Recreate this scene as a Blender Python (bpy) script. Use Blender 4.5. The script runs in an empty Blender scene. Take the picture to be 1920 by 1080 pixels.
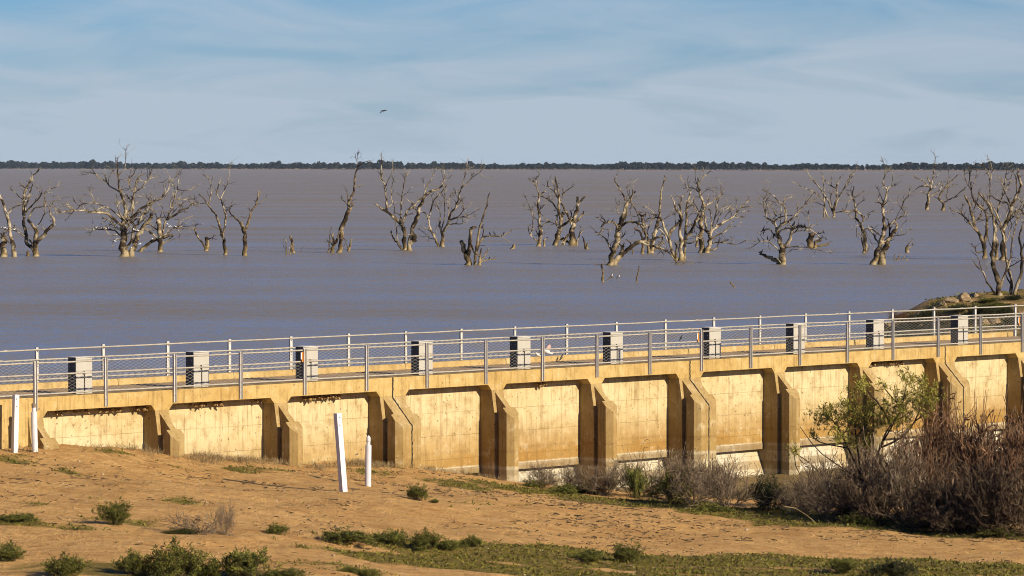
import bpy, math, random
import numpy as np
from mathutils import Vector, Matrix

SC = bpy.context.scene
COL = SC.collection
R = math.radians

# ------------------------------------------------------------------ camera
FPX = 7400.0            # focal length in pixels of a 1920 wide picture
HC = 7.8                # camera height above the lake
YH = 311.0              # horizon row
PITCH = math.atan((540 - YH) / FPX)
cam_d = bpy.data.cameras.new('camera'); cam = bpy.data.objects.new('camera', cam_d); COL.objects.link(cam)
cam_d.sensor_width = 36.0; cam_d.lens = 36.0 * FPX / 1920
cam_d.clip_start = 0.5; cam_d.clip_end = 40000
cam.location = (0, 0, HC); cam.rotation_euler = (math.pi / 2 - PITCH, 0, 0)
SC.camera = cam

# wall frame: t along the regulator, w downstream, z up
PHI = math.atan(FPX / 6820.0)
DV = Vector((math.cos(PHI), math.sin(PHI), 0)); NV = Vector((math.sin(PHI), -math.cos(PHI), 0))

# ------------------------------------------------------------------ sky, sun, exposure
SUN_EL = R(24.5); SUN_AZ = R(3.5)
TO_SUN = (NV * math.cos(SUN_AZ) + DV * math.sin(SUN_AZ)) * math.cos(SUN_EL) + Vector((0, 0, math.sin(SUN_EL)))
world = bpy.data.worlds.new('World'); SC.world = world; world.use_nodes = True
wn = world.node_tree.nodes; wl = world.node_tree.links
for n_ in list(wn): wn.remove(n_)
w_out = wn.new('ShaderNodeOutputWorld'); w_bg = wn.new('ShaderNodeBackground')
w_sky = wn.new('ShaderNodeTexSky'); w_sky.sky_type = 'NISHITA'; w_sky.sun_disc = False
w_sky.sun_elevation = SUN_EL; w_sky.sun_rotation = math.atan2(TO_SUN.x, TO_SUN.y)
w_sky.air_density = 1.0; w_sky.dust_density = 0.3; w_sky.ozone_density = 3.0; w_sky.altitude = 60
w_bg.inputs['Strength'].default_value = 0.055
# thin streaky cirrus: noise stretched along the horizon, thicker towards it
w_tc = wn.new('ShaderNodeTexCoord'); w_map = wn.new('ShaderNodeMapping'); w_map.inputs['Scale'].default_value = (16, 16, 90)
w_map.inputs['Rotation'].default_value = (0, R(2.0), 0)
w_n1 = wn.new('ShaderNodeTexNoise'); w_n1.inputs['Scale'].default_value = 1.0; w_n1.inputs['Detail'].default_value = 5; w_n1.inputs['Roughness'].default_value = 0.52
w_n1.inputs['Distortion'].default_value = 0.7
w_sep = wn.new('ShaderNodeSeparateXYZ')
w_r1 = wn.new('ShaderNodeMapRange'); w_r1.inputs['From Min'].default_value = 0.36; w_r1.inputs['From Max'].default_value = 0.68
w_r2 = wn.new('ShaderNodeMapRange'); w_r2.inputs['From Min'].default_value = 0.0; w_r2.inputs['From Max'].default_value = 0.05
w_r2.inputs['To Min'].default_value = 0.84; w_r2.inputs['To Max'].default_value = 0.0
w_r3 = wn.new('ShaderNodeMapRange'); w_r3.inputs['From Min'].default_value = 0.03; w_r3.inputs['From Max'].default_value = 0.35; w_r3.inputs['To Min'].default_value = 0.55; w_r3.inputs['To Max'].default_value = 0.12
w_mx = wn.new('ShaderNodeMath'); w_mx.operation = 'MULTIPLY_ADD'
w_cl = wn.new('ShaderNodeMath'); w_cl.operation = 'MINIMUM'; w_cl.inputs[1].default_value = 0.93
w_tint = wn.new('ShaderNodeMix'); w_tint.data_type = 'RGBA'; w_tint.blend_type = 'MULTIPLY'; w_tint.inputs[0].default_value = 1
w_tint.inputs[7].default_value = (0.32, 0.63, 1.13, 1)
w_mix = wn.new('ShaderNodeMix'); w_mix.data_type = 'RGBA'; w_mix.inputs[7].default_value = (5.15, 6.05, 7.15, 1)
wl.new(w_tc.outputs['Generated'], w_map.inputs['Vector']); wl.new(w_map.outputs[0], w_n1.inputs['Vector'])
wl.new(w_tc.outputs['Generated'], w_sep.inputs[0]); wl.new(w_sep.outputs['Z'], w_r2.inputs['Value'])
wl.new(w_n1.outputs['Fac'], w_r1.inputs['Value'])
wl.new(w_sep.outputs['Z'], w_r3.inputs['Value']); wl.new(w_r3.outputs[0], w_mx.inputs[1]); wl.new(w_r1.outputs[0], w_mx.inputs[0]); wl.new(w_r2.outputs[0], w_mx.inputs[2]); wl.new(w_mx.outputs[0], w_cl.inputs[0])
wl.new(w_sky.outputs[0], w_tint.inputs[6]); wl.new(w_tint.outputs[2], w_mix.inputs[6]); wl.new(w_cl.outputs[0], w_mix.inputs[0])
wl.new(w_mix.outputs[2], w_bg.inputs['Color']); wl.new(w_bg.outputs[0], w_out.inputs['Surface'])

sun_d = bpy.data.lights.new('sun', 'SUN'); sun_d.energy = 5.0; sun_d.angle = R(0.53); sun_d.color = (1.0, 0.86, 0.63)
sun = bpy.data.objects.new('sun', sun_d); COL.objects.link(sun); sun.location = (40, -20, 60)
sun.rotation_euler = (-TO_SUN).to_track_quat('-Z', 'Y').to_euler()

vs = SC.view_settings; vs.view_transform = 'Standard'; vs.look = 'None'; vs.exposure = 0.7; vs.gamma = 1.0
SC.cycles.filter_width = 1.0; SC.cycles.max_bounces = 6; SC.cycles.diffuse_bounces = 3; SC.cycles.volume_bounces = 0

# ------------------------------------------------------------------ pixel helpers
def ray(px, py):
    v = Vector(((px - 960) / FPX, 1.0, -(py - 540) / FPX))
    c, s = math.cos(PITCH), math.sin(PITCH)
    return Vector((v.x, v.y * c + v.z * s, -v.y * s + v.z * c))
def at_depth(px, py, Y):
    d = ray(px, py); k = Y / d.y
    return Vector((d.x * k, Y, HC + d.z * k))
def at_z(px, py, z):
    d = ray(px, py); k = (z - HC) / d.z
    return Vector((d.x * k, d.y * k, z))
def px_m(Y): return FPX / Y         # pixels per metre at a depth

DECK = 1.466
P0 = at_z(66, 745.5, DECK); P0 = Vector((P0.x, P0.y, 0))
def W(t, w, z): return P0 + DV * t + NV * w + Vector((0, 0, z))
def t_at(px, w):
    """t of the point on the line w = const that is seen in column px"""
    rx = (px - 960) / FPX
    b = P0 + NV * w
    return (rx * b.y - b.x) / (DV.x - rx * DV.y)

# ------------------------------------------------------------------ object helpers
def link(o, parent=None):
    COL.objects.link(o)
    if parent is not None: o.parent = parent
    return o
def empty(name, loc=(0, 0, 0), rz=0.0, parent=None):
    o = bpy.data.objects.new(name, None); o.empty_display_size = 0.3
    o.location = loc; o.rotation_euler = (0, 0, rz)
    return link(o, parent)
def tag(o, label=None, cat=None, group=None, kind=None):
    if label: o['label'] = label
    if cat: o['category'] = cat
    if group: o['group'] = group
    if kind: o['kind'] = kind
    return o
def np_mesh(name, verts, faces, mat, smooth=False):
    """faces: one array (n, k) of equal sized faces"""
    me = bpy.data.meshes.new(name)
    v = np.asarray(verts, dtype=np.float32); f = np.asarray(faces, dtype=np.int32)
    me.vertices.add(len(v)); me.vertices.foreach_set('co', v.ravel())
    k = f.shape[1]
    me.loops.add(f.size); me.loops.foreach_set('vertex_index', f.ravel())
    me.polygons.add(len(f)); me.polygons.foreach_set('loop_start', np.arange(0, f.size, k, dtype=np.int32))
    if smooth: me.polygons.foreach_set('use_smooth', np.ones(len(f), dtype=bool))
    me.update(calc_edges=True); me.validate()
    if mat: me.materials.append(mat)
    return me
class MB:
    def __init__(s): s.v = []; s.f = []
    def box(s, x0, x1, y0, y1, z0, z1):
        b = len(s.v)
        s.v += [(x0, y0, z0), (x1, y0, z0), (x1, y1, z0), (x0, y1, z0), (x0, y0, z1), (x1, y0, z1), (x1, y1, z1), (x0, y1, z1)]
        s.f += [tuple(b + i for i in q) for q in ((0, 3, 2, 1), (4, 5, 6, 7), (0, 1, 5, 4), (1, 2, 6, 5), (2, 3, 7, 6), (3, 0, 4, 7))]
        return s
    def poly_x(s, pts, x0, x1):
        """polygon in (y, z) extruded along x"""
        b = len(s.v); n = len(pts)
        s.v += [(x0, y, z) for y, z in pts] + [(x1, y, z) for y, z in pts]
        s.f.append(tuple(b + i for i in range(n))[::-1]); s.f.append(tuple(b + n + i for i in range(n)))
        for i in range(n):
            j = (i + 1) % n; s.f.append((b + i, b + j, b + n + j, b + n + i))
        return s
    def poly_y(s, pts, y0, y1):
        """polygon in (x, z) extruded along y"""
        b = len(s.v); n = len(pts)
        s.v += [(x, y0, z) for x, z in pts] + [(x, y1, z) for x, z in pts]
        s.f.append(tuple(b + i for i in range(n))); s.f.append(tuple(b + n + i for i in range(n))[::-1])
        for i in range(n):
            j = (i + 1) % n; s.f.append((b + j, b + i, b + n + i, b + n + j))
        return s
    def tube(s, pts, rad, sides=6, cap=True, knob=0.0, rnd=None):
        b = len(s.v); n = len(pts); pts = [Vector(p) for p in pts]
        up = Vector((0.13, 0.2, 1.0))
        for i, p in enumerate(pts):
            d = (pts[min(i + 1, n - 1)] - pts[max(i - 1, 0)])
            if d.length < 1e-9: d = Vector((0, 0, 1))
            d.normalize()
            a = d.cross(Vector((0, 1, 0.05)));
            if a.length < 0.05: a = d.cross(Vector((1, 0, 0)))
            a.normalize(); c = d.cross(a)
            r = rad[i] if isinstance(rad, (list, tuple)) else rad
            for k in range(sides):
                th = 2 * math.pi * k / sides
                s.v.append(tuple(p + (a * math.cos(th) + c * math.sin(th)) * (r * (1 + rnd.uniform(-knob, knob)) if knob else r)))
        for i in range(n - 1):
            for k in range(sides):
                k2 = (k + 1) % sides
                s.f.append((b + i * sides + k, b + i * sides + k2, b + (i + 1) * sides + k2, b + (i + 1) * sides + k))
        if cap:
            s.f.append(tuple(b + k for k in range(sides))[::-1]); s.f.append(tuple(b + (n - 1) * sides + k for k in range(sides)))
        return s
    def blob(s, c, r, seg=8, rings=6, jit=0.0, rnd=None):
        """ellipsoid"""
        b = len(s.v); rx, ry, rz = r if isinstance(r, (tuple, list)) else (r, r, r)
        for i in range(rings + 1):
            a = math.pi * i / rings
            for k in range(seg):
                th = 2 * math.pi * k / seg
                q = 1 + (rnd.uniform(-jit, jit) if rnd and 0 < i < rings else 0)
                s.v.append((c[0] + rx * q * math.sin(a) * math.cos(th), c[1] + ry * q * math.sin(a) * math.sin(th), c[2] + rz * q * math.cos(a)))
        for i in range(rings):
            for k in range(seg):
                k2 = (k + 1) % seg
                s.f.append((b + i * seg + k, b + (i + 1) * seg + k, b + (i + 1) * seg + k2, b + i * seg + k2))
        return s
    def mesh(s, name, mat, smooth=False, bevel=0):
        me = bpy.data.meshes.new(name); me.from_pydata(s.v, [], s.f); me.update()
        import bmesh
        bm = bmesh.new(); bm.from_mesh(me); bmesh.ops.recalc_face_normals(bm, faces=bm.faces); bm.to_mesh(me); bm.free()
        if smooth:
            for p in me.polygons: p.use_smooth = True
        if mat: me.materials.append(mat)
        return me
    def build(s, name, mat, parent=None, smooth=False):
        return link(bpy.data.objects.new(name, s.mesh(name, mat, smooth)), parent)

# ------------------------------------------------------------------ material helpers
class NT:
    def __init__(s, name, rough=0.8, spec=0.3):
        s.m = bpy.data.materials.new(name); s.m.use_nodes = True; s.t = s.m.node_tree
        s.b = s.t.nodes['Principled BSDF']; s.b.inputs['Roughness'].default_value = rough
        s.b.inputs['Specular IOR Level'].default_value = spec
    def n(s, typ, **kw):
        nd = s.t.nodes.new(typ)
        for k, v in kw.items(): setattr(nd, k, v)
        return nd
    def l(s, a, b): s.t.links.new(a, b)
    def coord(s, kind='Object', obj=None, scale=(1, 1, 1), rot=(0, 0, 0)):
        tc = s.n('ShaderNodeTexCoord')
        if obj: tc.object = obj
        mp = s.n('ShaderNodeMapping'); mp.inputs['Scale'].default_value = scale; mp.inputs['Rotation'].default_value = rot
        s.l(tc.outputs[kind], mp.inputs['Vector']); return mp.outputs[0]
    def noise(s, vec, scale, detail=4, rough=0.55, dist=0):
        nd = s.n('ShaderNodeTexNoise'); nd.inputs['Scale'].default_value = scale; nd.inputs['Detail'].default_value = detail
        nd.inputs['Roughness'].default_value = rough; nd.inputs['Distortion'].default_value = dist
        s.l(vec, nd.inputs['Vector']); return nd.outputs['Fac']
    def ramp(s, fac, stops, interp='LINEAR'):
        nd = s.n('ShaderNodeValToRGB'); e = nd.color_ramp; e.interpolation = interp
        while len(e.elements) < len(stops): e.elements.new(0.5)
        for el, (p, c) in zip(e.elements, stops):
            el.position = p; el.color = (*c, 1) if len(c) == 3 else c
        s.l(fac, nd.inputs[0]); return nd.outputs[0]
    def rng(s, v, a, b, c=0.0, d=1.0):
        nd = s.n('ShaderNodeMapRange'); nd.inputs['From Min'].default_value = a; nd.inputs['From Max'].default_value = b
        nd.inputs['To Min'].default_value = c; nd.inputs['To Max'].default_value = d
        s.l(v, nd.inputs['Value']); return nd.outputs[0]
    def math(s, op, a, b=None, c=None):
        nd = s.n('ShaderNodeMath', operation=op)
        for i, x in enumerate((a, b, c)):
            if x is None: continue
            if isinstance(x, (int, float)): nd.inputs[i].default_value = x
            else: s.l(x, nd.inputs[i])
        return nd.outputs[0]
    def mix(s, fac, a, b, mode='MIX'):
        nd = s.n('ShaderNodeMix', data_type='RGBA', blend_type=mode)
        for i, x in ((0, fac), (6, a), (7, b)):
            if isinstance(x, (int, float)): nd.inputs[i].default_value = x
            elif isinstance(x, tuple): nd.inputs[i].default_value = (*x, 1) if len(x) == 3 else x
            else: s.l(x, nd.inputs[i])
        return nd.outputs[2]
    def color(s, c):
        if isinstance(c, tuple): s.b.inputs['Base Color'].default_value = (*c, 1)
        else: s.l(c, s.b.inputs['Base Color'])
    def bump(s, h, strength=0.3, dist=0.02):
        nd = s.n('ShaderNodeBump'); nd.inputs['Strength'].default_value = strength; nd.inputs['Distance'].default_value = dist
        s.l(h, nd.inputs['Height']); s.l(nd.outputs[0], s.b.inputs['Normal'])

DAM = empty('weir', P0, PHI)        # every coordinate of the weir is (t, -w, z) in this frame

def concrete(name, cream, ochre, pale, lines=True, dirt=0.5, grime=0.0):
    m = NT(name, 0.9, 0.15)
    co = m.coord('Object', DAM)
    sep = m.n('ShaderNodeSeparateXYZ'); m.l(co, sep.inputs[0])
    n1 = m.noise(co, 0.9, 5, 0.6); n2 = m.noise(co, 5.0, 5, 0.65); n3 = m.noise(m.coord('Object', DAM, (5, 5, 0.6)), 1.6, 5, 0.6)
    zz = m.math('ADD', sep.outputs['Z'], m.rng(n1, 0, 1, -0.28, 0.28))
    f_oc = m.rng(zz, 0.0, -1.2)
    base = m.mix(f_oc, cream, ochre)
    # pale scoured zone below the old water line, thin tide marks
    z2 = m.math('ADD', sep.outputs['Z'], m.rng(n2, 0, 1, -0.04, 0.04))
    base = m.mix(m.rng(z2, -1.40, -1.45), base, pale)
    def band(z0, z1, col, k):
        f = m.math('MULTIPLY', m.rng(z2, z1 + .03, z1 - .01), m.rng(z2, z0 - .03, z0 + .01))
        return m.mix(m.math('MULTIPLY', f, k), base, col)
    base = band(-1.68, -1.53, (0.19, 0.14, 0.07), 0.55); base = band(-2.3, -2.05, (0.13, 0.085, 0.035), 0.6); base = band(-1.0, -0.93, (0.17, 0.10, 0.035), 0.35)
    # blotches, runs and pits
    n0 = m.noise(co, 0.45, 4, 0.55); n2b = m.noise(co, 2.6, 6, 0.7); nv = m.noise(m.coord('Object', DAM, (7, 7, 0.35)), 1.5, 5, 0.65)
    base = m.mix(m.math('MULTIPLY', m.rng(n0, 0.45, 0.65), dirt * 0.6), base, tuple(c * k for c, k in zip(cream, (.78, .66, .45))))
    base = m.mix(m.math('MULTIPLY', m.rng(n2b, 0.50, 0.66), dirt * 0.8), base, (0.21, 0.135, 0.05))
    base = m.mix(m.math('MULTIPLY', m.rng(n2b, 0.45, 0.30), 0.5), base, (0.52, 0.45, 0.30))
    base = m.mix(m.math('MULTIPLY', m.rng(nv, 0.53, 0.68), dirt * 0.75), base, (0.15, 0.09, 0.03))
    base = m.mix(m.math('MULTIPLY', m.rng(n3, 0.56, 0.72), dirt * 0.6), base, (0.17, 0.105, 0.04))
    pit = m.noise(co, 11.0, 2, 0.5)
    base = m.mix(m.math('MULTIPLY', m.rng(pit, 0.66, 0.72), 0.75), base, (0.09, 0.055, 0.025))
    if grime > 0: base = m.mix(grime, base, (0.15, 0.10, 0.05))
    h = n2
    if lines:
        def line(v, pitch, off, wd):
            fr = m.math('FRACT', m.math('MULTIPLY_ADD', v, 1 / pitch, off))
            return m.math('LESS_THAN', m.math('ABSOLUTE', m.math('SUBTRACT', fr, 0.5)), wd)
        wob = m.rng(n2, 0, 1, -0.02, 0.02)
        lz = line(m.math('ADD', sep.outputs['Z'], wob), 0.72, 0.12, 0.011)
        lx = line(m.math('ADD', m.math('ADD', sep.outputs['X'], sep.outputs['Y']), wob), 0.66, 0.31, 0.010)
        lx2 = line(m.math('ADD', m.math('ADD', sep.outputs['X'], sep.outputs['Y']), wob), 2.3, 0.1, 0.022)
        base = m.mix(m.math('MULTIPLY', lz, m.rng(n1, 0.3, 0.6, 0.1, 0.5)), base, (0.12, 0.075, 0.03))
        base = m.mix(m.math('MULTIPLY', lx, m.rng(n1, 0.65, 0.4, 0.0, 0.22)), base, (0.14, 0.09, 0.04))
        base = m.mix(m.math('MULTIPLY', lx2, 0.22), base, (0.17, 0.11, 0.05))
        h = m.math('SUBTRACT', n2, m.math('MULTIPLY', lz, 0.4))
    m.color(base); m.bump(h, 0.5, 0.02)
    return m.m

CREAM = (0.465, 0.385, 0.225); OCHRE = (0.30, 0.178, 0.05); PALE = (0.42, 0.39, 0.31)
M_conc = concrete('concrete_panel', CREAM, (0.265, 0.15, 0.04), PALE, dirt=0.72)
M_fascia = concrete('concrete_fascia', (0.40, 0.285, 0.115), OCHRE, PALE, lines=False, dirt=0.75)
M_pier = concrete('concrete_pier', (0.31, 0.222, 0.10), (0.265, 0.178, 0.066), (0.37, 0.32, 0.215), lines=False, dirt=0.7, grime=0.0)
M_sill = concrete('concrete_sill', (0.26, 0.2, 0.12), (0.27, 0.2, 0.12), (0.32, 0.26, 0.17), lines=False, dirt=0.9, grime=0.2)
def simple(name, col, rough=0.6, spec=0.3, var=0.15, scale=6, metal=0.0):
    m = NT(name, rough, spec); co = m.coord('Object'); f = m.noise(co, scale, 4)
    lo = tuple(c * (1 - var) for c in col); hi = tuple(min(1, c * (1 + var)) for c in col)
    m.color(m.ramp(f, [(0.3, lo), (0.7, hi)])); m.b.inputs['Metallic'].default_value = metal
    return m.m
M_joint = simple('joint_filler', (0.02, 0.016, 0.012), 0.9)
M_asph = simple('deck_seal', (0.29, 0.20, 0.115), 0.95, 0.1, 0.22, 3)
M_galv = simple('galvanised_steel', (0.44, 0.42, 0.40), 0.55, 0.4, 0.14, 9)
M_rail = simple('rail_pipe', (0.30, 0.275, 0.235), 0.5, 0.4, 0.2, 5)
M_wire = simple('fence_wire', (0.33, 0.31, 0.27), 0.5, 0.4, 0.1)
M_bolt = simple('bolt_dark', (0.03, 0.028, 0.025), 0.6)
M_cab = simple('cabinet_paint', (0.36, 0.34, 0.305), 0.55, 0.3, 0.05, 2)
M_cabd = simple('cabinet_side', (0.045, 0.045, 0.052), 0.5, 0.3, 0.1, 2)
M_white = simple('white_paint', (0.52, 0.51, 0.54), 0.5, 0.3, 0.06, 4)
M_rust = simple('old_steel', (0.16, 0.12, 0.09), 0.7, 0.3, 0.3, 14)
M_orange = simple('orange_plastic', (0.5, 0.16, 0.012), 0.5)
M_nest = simple('mud', (0.20, 0.125, 0.055), 0.95, 0.1, 0.5, 9)
M_droppings = simple('pale_mud', (0.42, 0.33, 0.2), 0.95, 0.1, 0.2, 9)

# ================================================================== THE WEIR
tag(DAM, 'yellow concrete weir with sloping piers and a railed deck crossing the picture', 'weir')
BAY = 4.65; T = 0.53; SOF = DECK - 0.39; NECK = 0.905
TJ = [t_at(736, 0), t_at(1294, 0), t_at(1773, 0)]
piers = []                                    # (centre t, is joint)
first = TJ[0] - 3 * BAY
for k in range(-0, 12):
    if k < 3: piers.append((first + k * BAY, False))
    elif k % 3 == 0 and k <= 9: piers.append((TJ[k // 3 - 1], True))
    else:
        j = k // 3 - 1; a = TJ[min(j, 2)]; b = TJ[j + 1] if j < 2 else a + 3 * BAY
        piers.append((a + (b - a) * (k % 3) / 3, False))
T_END = piers[-1][0] + 0.4; T_BEG = first - 26
HJ = 0.285                                     # half pier centre offset at a joint
def edges(p):                                  # clear faces of a pier
    return (p[0] - (T / 2 if not p[1] else HJ + T / 2), p[0] + (T / 2 if not p[1] else HJ + T / 2))

# deck beams (fascia with haunched openings), one per structural unit
units = [(T_BEG, TJ[0]), (TJ[0], TJ[1]), (TJ[1], TJ[2]), (TJ[2], T_END)]
for ui, (ua, ub) in enumerate(units):
    a = ua + (0.022 if ui else 0); b = ub - (0.022 if ui < 3 else 0)
    pts = [(a, DECK), (b, DECK)]
    bottom = []
    for i in range(len(piers) - 1):
        l = edges(piers[i])[1]; r = edges(piers[i + 1])[0]
        if l < ua or r > ub + 0.01: continue
        bottom += [(l, NECK), (l + 0.15, SOF), (r - 0.15, SOF), (r, NECK)]
    pts += [(b, NECK)] + bottom[::-1] + [(a, NECK)]
    MB().poly_y(pts, 0.0, 0.472).build('deck_beam', M_fascia, DAM)
    mb = MB(); mb.box(a, b, 0.472, 4.75, 1.08, DECK - 0.07); mb.build('deck_slab', M_asph, DAM)
    # kerb with rounded top edge, in precast lengths
    x = a; L = 4.65; rk = random.Random(5 + ui)
    while x < b - 0.05:
        x2 = min(x + L, b)
        k_ = rk.uniform(-0.006, 0.006)
        MB().poly_x([(3.98 + k_, DECK - 0.08), (4.0 + k_, DECK + 0.075), (4.03 + k_, DECK + 0.105), (4.24, DECK + 0.105), (4.24, DECK - 0.08)], x + 0.012, x2 - 0.012).build('kerb', M_fascia, DAM)
        x = x2
for tj in TJ:
    rk = random.Random(int(tj * 10)); pts = []
    mb = MB(); z = DECK - 0.004
    while z > NECK:
        z2 = z - rk.uniform(0.05, 0.1); o = rk.uniform(-0.012, 0.012)
        mb.box(tj - 0.028 + o, tj + 0.028 + o, -0.004, 0.4, max(z2, NECK - 0.02), z); z = z2
    mb.build('joint_seal', M_joint, DAM)

def pier_mesh(chl, chr_, gl, gr):
    """one pier, centred; chamfer and groove on the left and right as asked"""
    h = T / 2; GD = 0.15; ZB = -2.9
    mb = MB()
    # upstream leg with the flared groove jamb
    mb.poly_x([(4.7, ZB), (4.7, NECK - 0.002), (0.0, NECK - 0.002), (-0.13, 0.15), (-0.13, ZB)], -h + 0.0, h - 0.0)
    # web under the sloping cap
    x0 = -h + (GD if gl else 0.001); x1 = h - (GD if gr else 0.001)
    mb.poly_x([(0.05, ZB), (0.05, 0.86), (0.0, 0.853), (-0.478, 0.375), (-0.478, ZB)], x0, x1)
    # nose with sloping top and bevelled corners
    k = 0.17
    def zs(w): return 0.857 - w
    L = [(-h, 0.32, 0.12), (-h, 0.475, zs(0.475)), (-h, 0.635, zs(0.635)), (-h + (k if chl else 0.0), 0.805, zs(0.805))]
    Rr = [(h, 0.32, 0.12), (h, 0.475, zs(0.475)), (h, 0.635, zs(0.635)), (h - (k if chr_ else 0.0), 0.805, zs(0.805))]
    if not gl: L[0] = (-h, 0.32, zs(0.32))
    if not gr: Rr[0] = (h, 0.32, zs(0.32))
    b = len(mb.v)
    for P in (L, Rr):
        mb.v += [(t, -w, z) for t, w, z in P] + [(t, -w, ZB) for t, w, z in P]
    l = lambda i: b + i; lb = lambda i: b + 4 + i; r = lambda i: b + 8 + i; rb = lambda i: b + 12 + i
    for i in range(3):
        mb.f += [(l(i), l(i + 1), r(i + 1), r(i)), (l(i), lb(i), lb(i + 1), l(i + 1)), (r(i), r(i + 1), rb(i + 1), rb(i))]
    mb.f += [(l(3), lb(3), rb(3), r(3)), (l(0), r(0), rb(0), lb(0))]
    return mb.mesh('pier', M_pier)
ME_p = pier_mesh(True, True, True, True); ME_pl = pier_mesh(True, False, True, False); ME_pr = pier_mesh(False, True, False, True)
for t, j in piers:
    if j:
        for s, me in ((-1, ME_pl), (1, ME_pr)):
            o = link(bpy.data.objects.new('pier', me), DAM); o.location = (t + s * HJ, 0, 0)
        mb = MB(); rk = random.Random(int(t * 7))
        path = [(0.0, 0.93), (0.0, 0.86), (0.805, 0.055), (0.805, -2.5)]
        for (w0, z0), (w1, z1) in zip(path[:-1], path[1:]):
            n_ = max(1, int(math.hypot(w1 - w0, z1 - z0) / 0.08)); nn = Vector((0, -(w1 - w0), z1 - z0)).normalized()
            for q in range(n_):
                a, c = q / n_, (q + 1.02) / n_; o = rk.uniform(-0.012, 0.012); wd = rk.uniform(0.014, 0.03)
                ww0, zz0, ww1, zz1 = w0 + (w1 - w0) * a, z0 + (z1 - z0) * a, w0 + (w1 - w0) * c, z0 + (z1 - z0) * c
                up = 0.006
                mb.poly_x([(-ww0 - up * (1 if True else 0), zz0 + up), (-ww1 - up, zz1 + up), (-ww1 + 0.25, zz1 - 0.05), (-ww0 + 0.25, zz0 - 0.05)], o - wd, o + wd)
        jo = mb.build('joint_seal', M_joint, DAM); jo.location = (t, 0, 0)
    else:
        o = link(bpy.data.objects.new('pier', ME_p), DAM); o.location = (t, 0, 0)
# breast walls between the piers
for i in range(len(piers) - 1):
    l = edges(piers[i])[1]; r = edges(piers[i + 1])[0]
    pn = MB().box(l - 0.004, r + 0.004, 0.475, 0.72, -1.46, 1.072).build('breast_wall', M_conc, DAM)
    MB().poly_x([(0.452, -1.475), (0.452, -1.655), (0.70, -1.655), (0.70, -1.461), (0.47, -1.461)], l + 0.006, r - 0.012).build('sill_beam', M_sill, pn)
# abutment wall at the left end, its stub buttress and the spillway face
MB().poly_x([(0.0, -3), (0.0, NECK - 0.003), (0.42, NECK - 0.003), (0.42, -3)], T_BEG, edges(piers[0])[0] + 0.01).build('abutment_wall', M_fascia, DAM)
MB().poly_x([(0.73, -1.62), (0.66, -1.80), (0.40, -2.5), (0.40, -3.0), (3.8, -3.0), (3.8, -1.62)], piers[0][0], T_END).build('spillway_face', M_conc, DAM)
MB().box(piers[3][0], T_END, -4.5, 0.41, -2.9, -2.505).build('apron_floor', M_pier, DAM)

# ------------------------------------------------------------------ railings
def channel(mb, x, y0, y1, z0, z1, wd, th=0.009):
    """C section: web at y1 (back), flanges reach to y0"""
    mb.box(x - wd / 2, x + wd / 2, min(y1, y1 + th), max(y1, y1 + th), z0, z1)
    for s in (-1, 1):
        xa = x + s * wd / 2; xb = xa - s * th
        mb.box(min(xa, xb), max(xa, xb), min(y0, y1), max(y0, y1), z0, z1)
FT = [t_at(x, 0.06) for x in (67, 199.2, 328, 452.3, 572, 688.3, 802.3, 912.3, 1018.3, 1120.3, 1220, 1317, 1409, 1501.3, 1590, 1676.3, 1761, 1841, 1918.7)]
st = (FT[-1] - FT[0]) / 18
FT = [FT[0] - 2 * st, FT[0] - st] + FT + [FT[-1] + st, FT[-1] + 2 * st]
BT = [t_at(x, -4.3) for x in (70, 194.5, 314.8, 430.6, 545.7, 654, 762.3, 865.7, 965.7, 1063.3, 1156.7, 1249, 1339, 1426, 1511, 1593.7, 1674.7, 1753.3, 1830.3, 1905)]
sb = (BT[-1] - BT[0]) / 19
BT = [BT[0] - 2 * sb, BT[0] - sb] + BT + [BT[-1] + sb, BT[-1] + 2 * sb]

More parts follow.
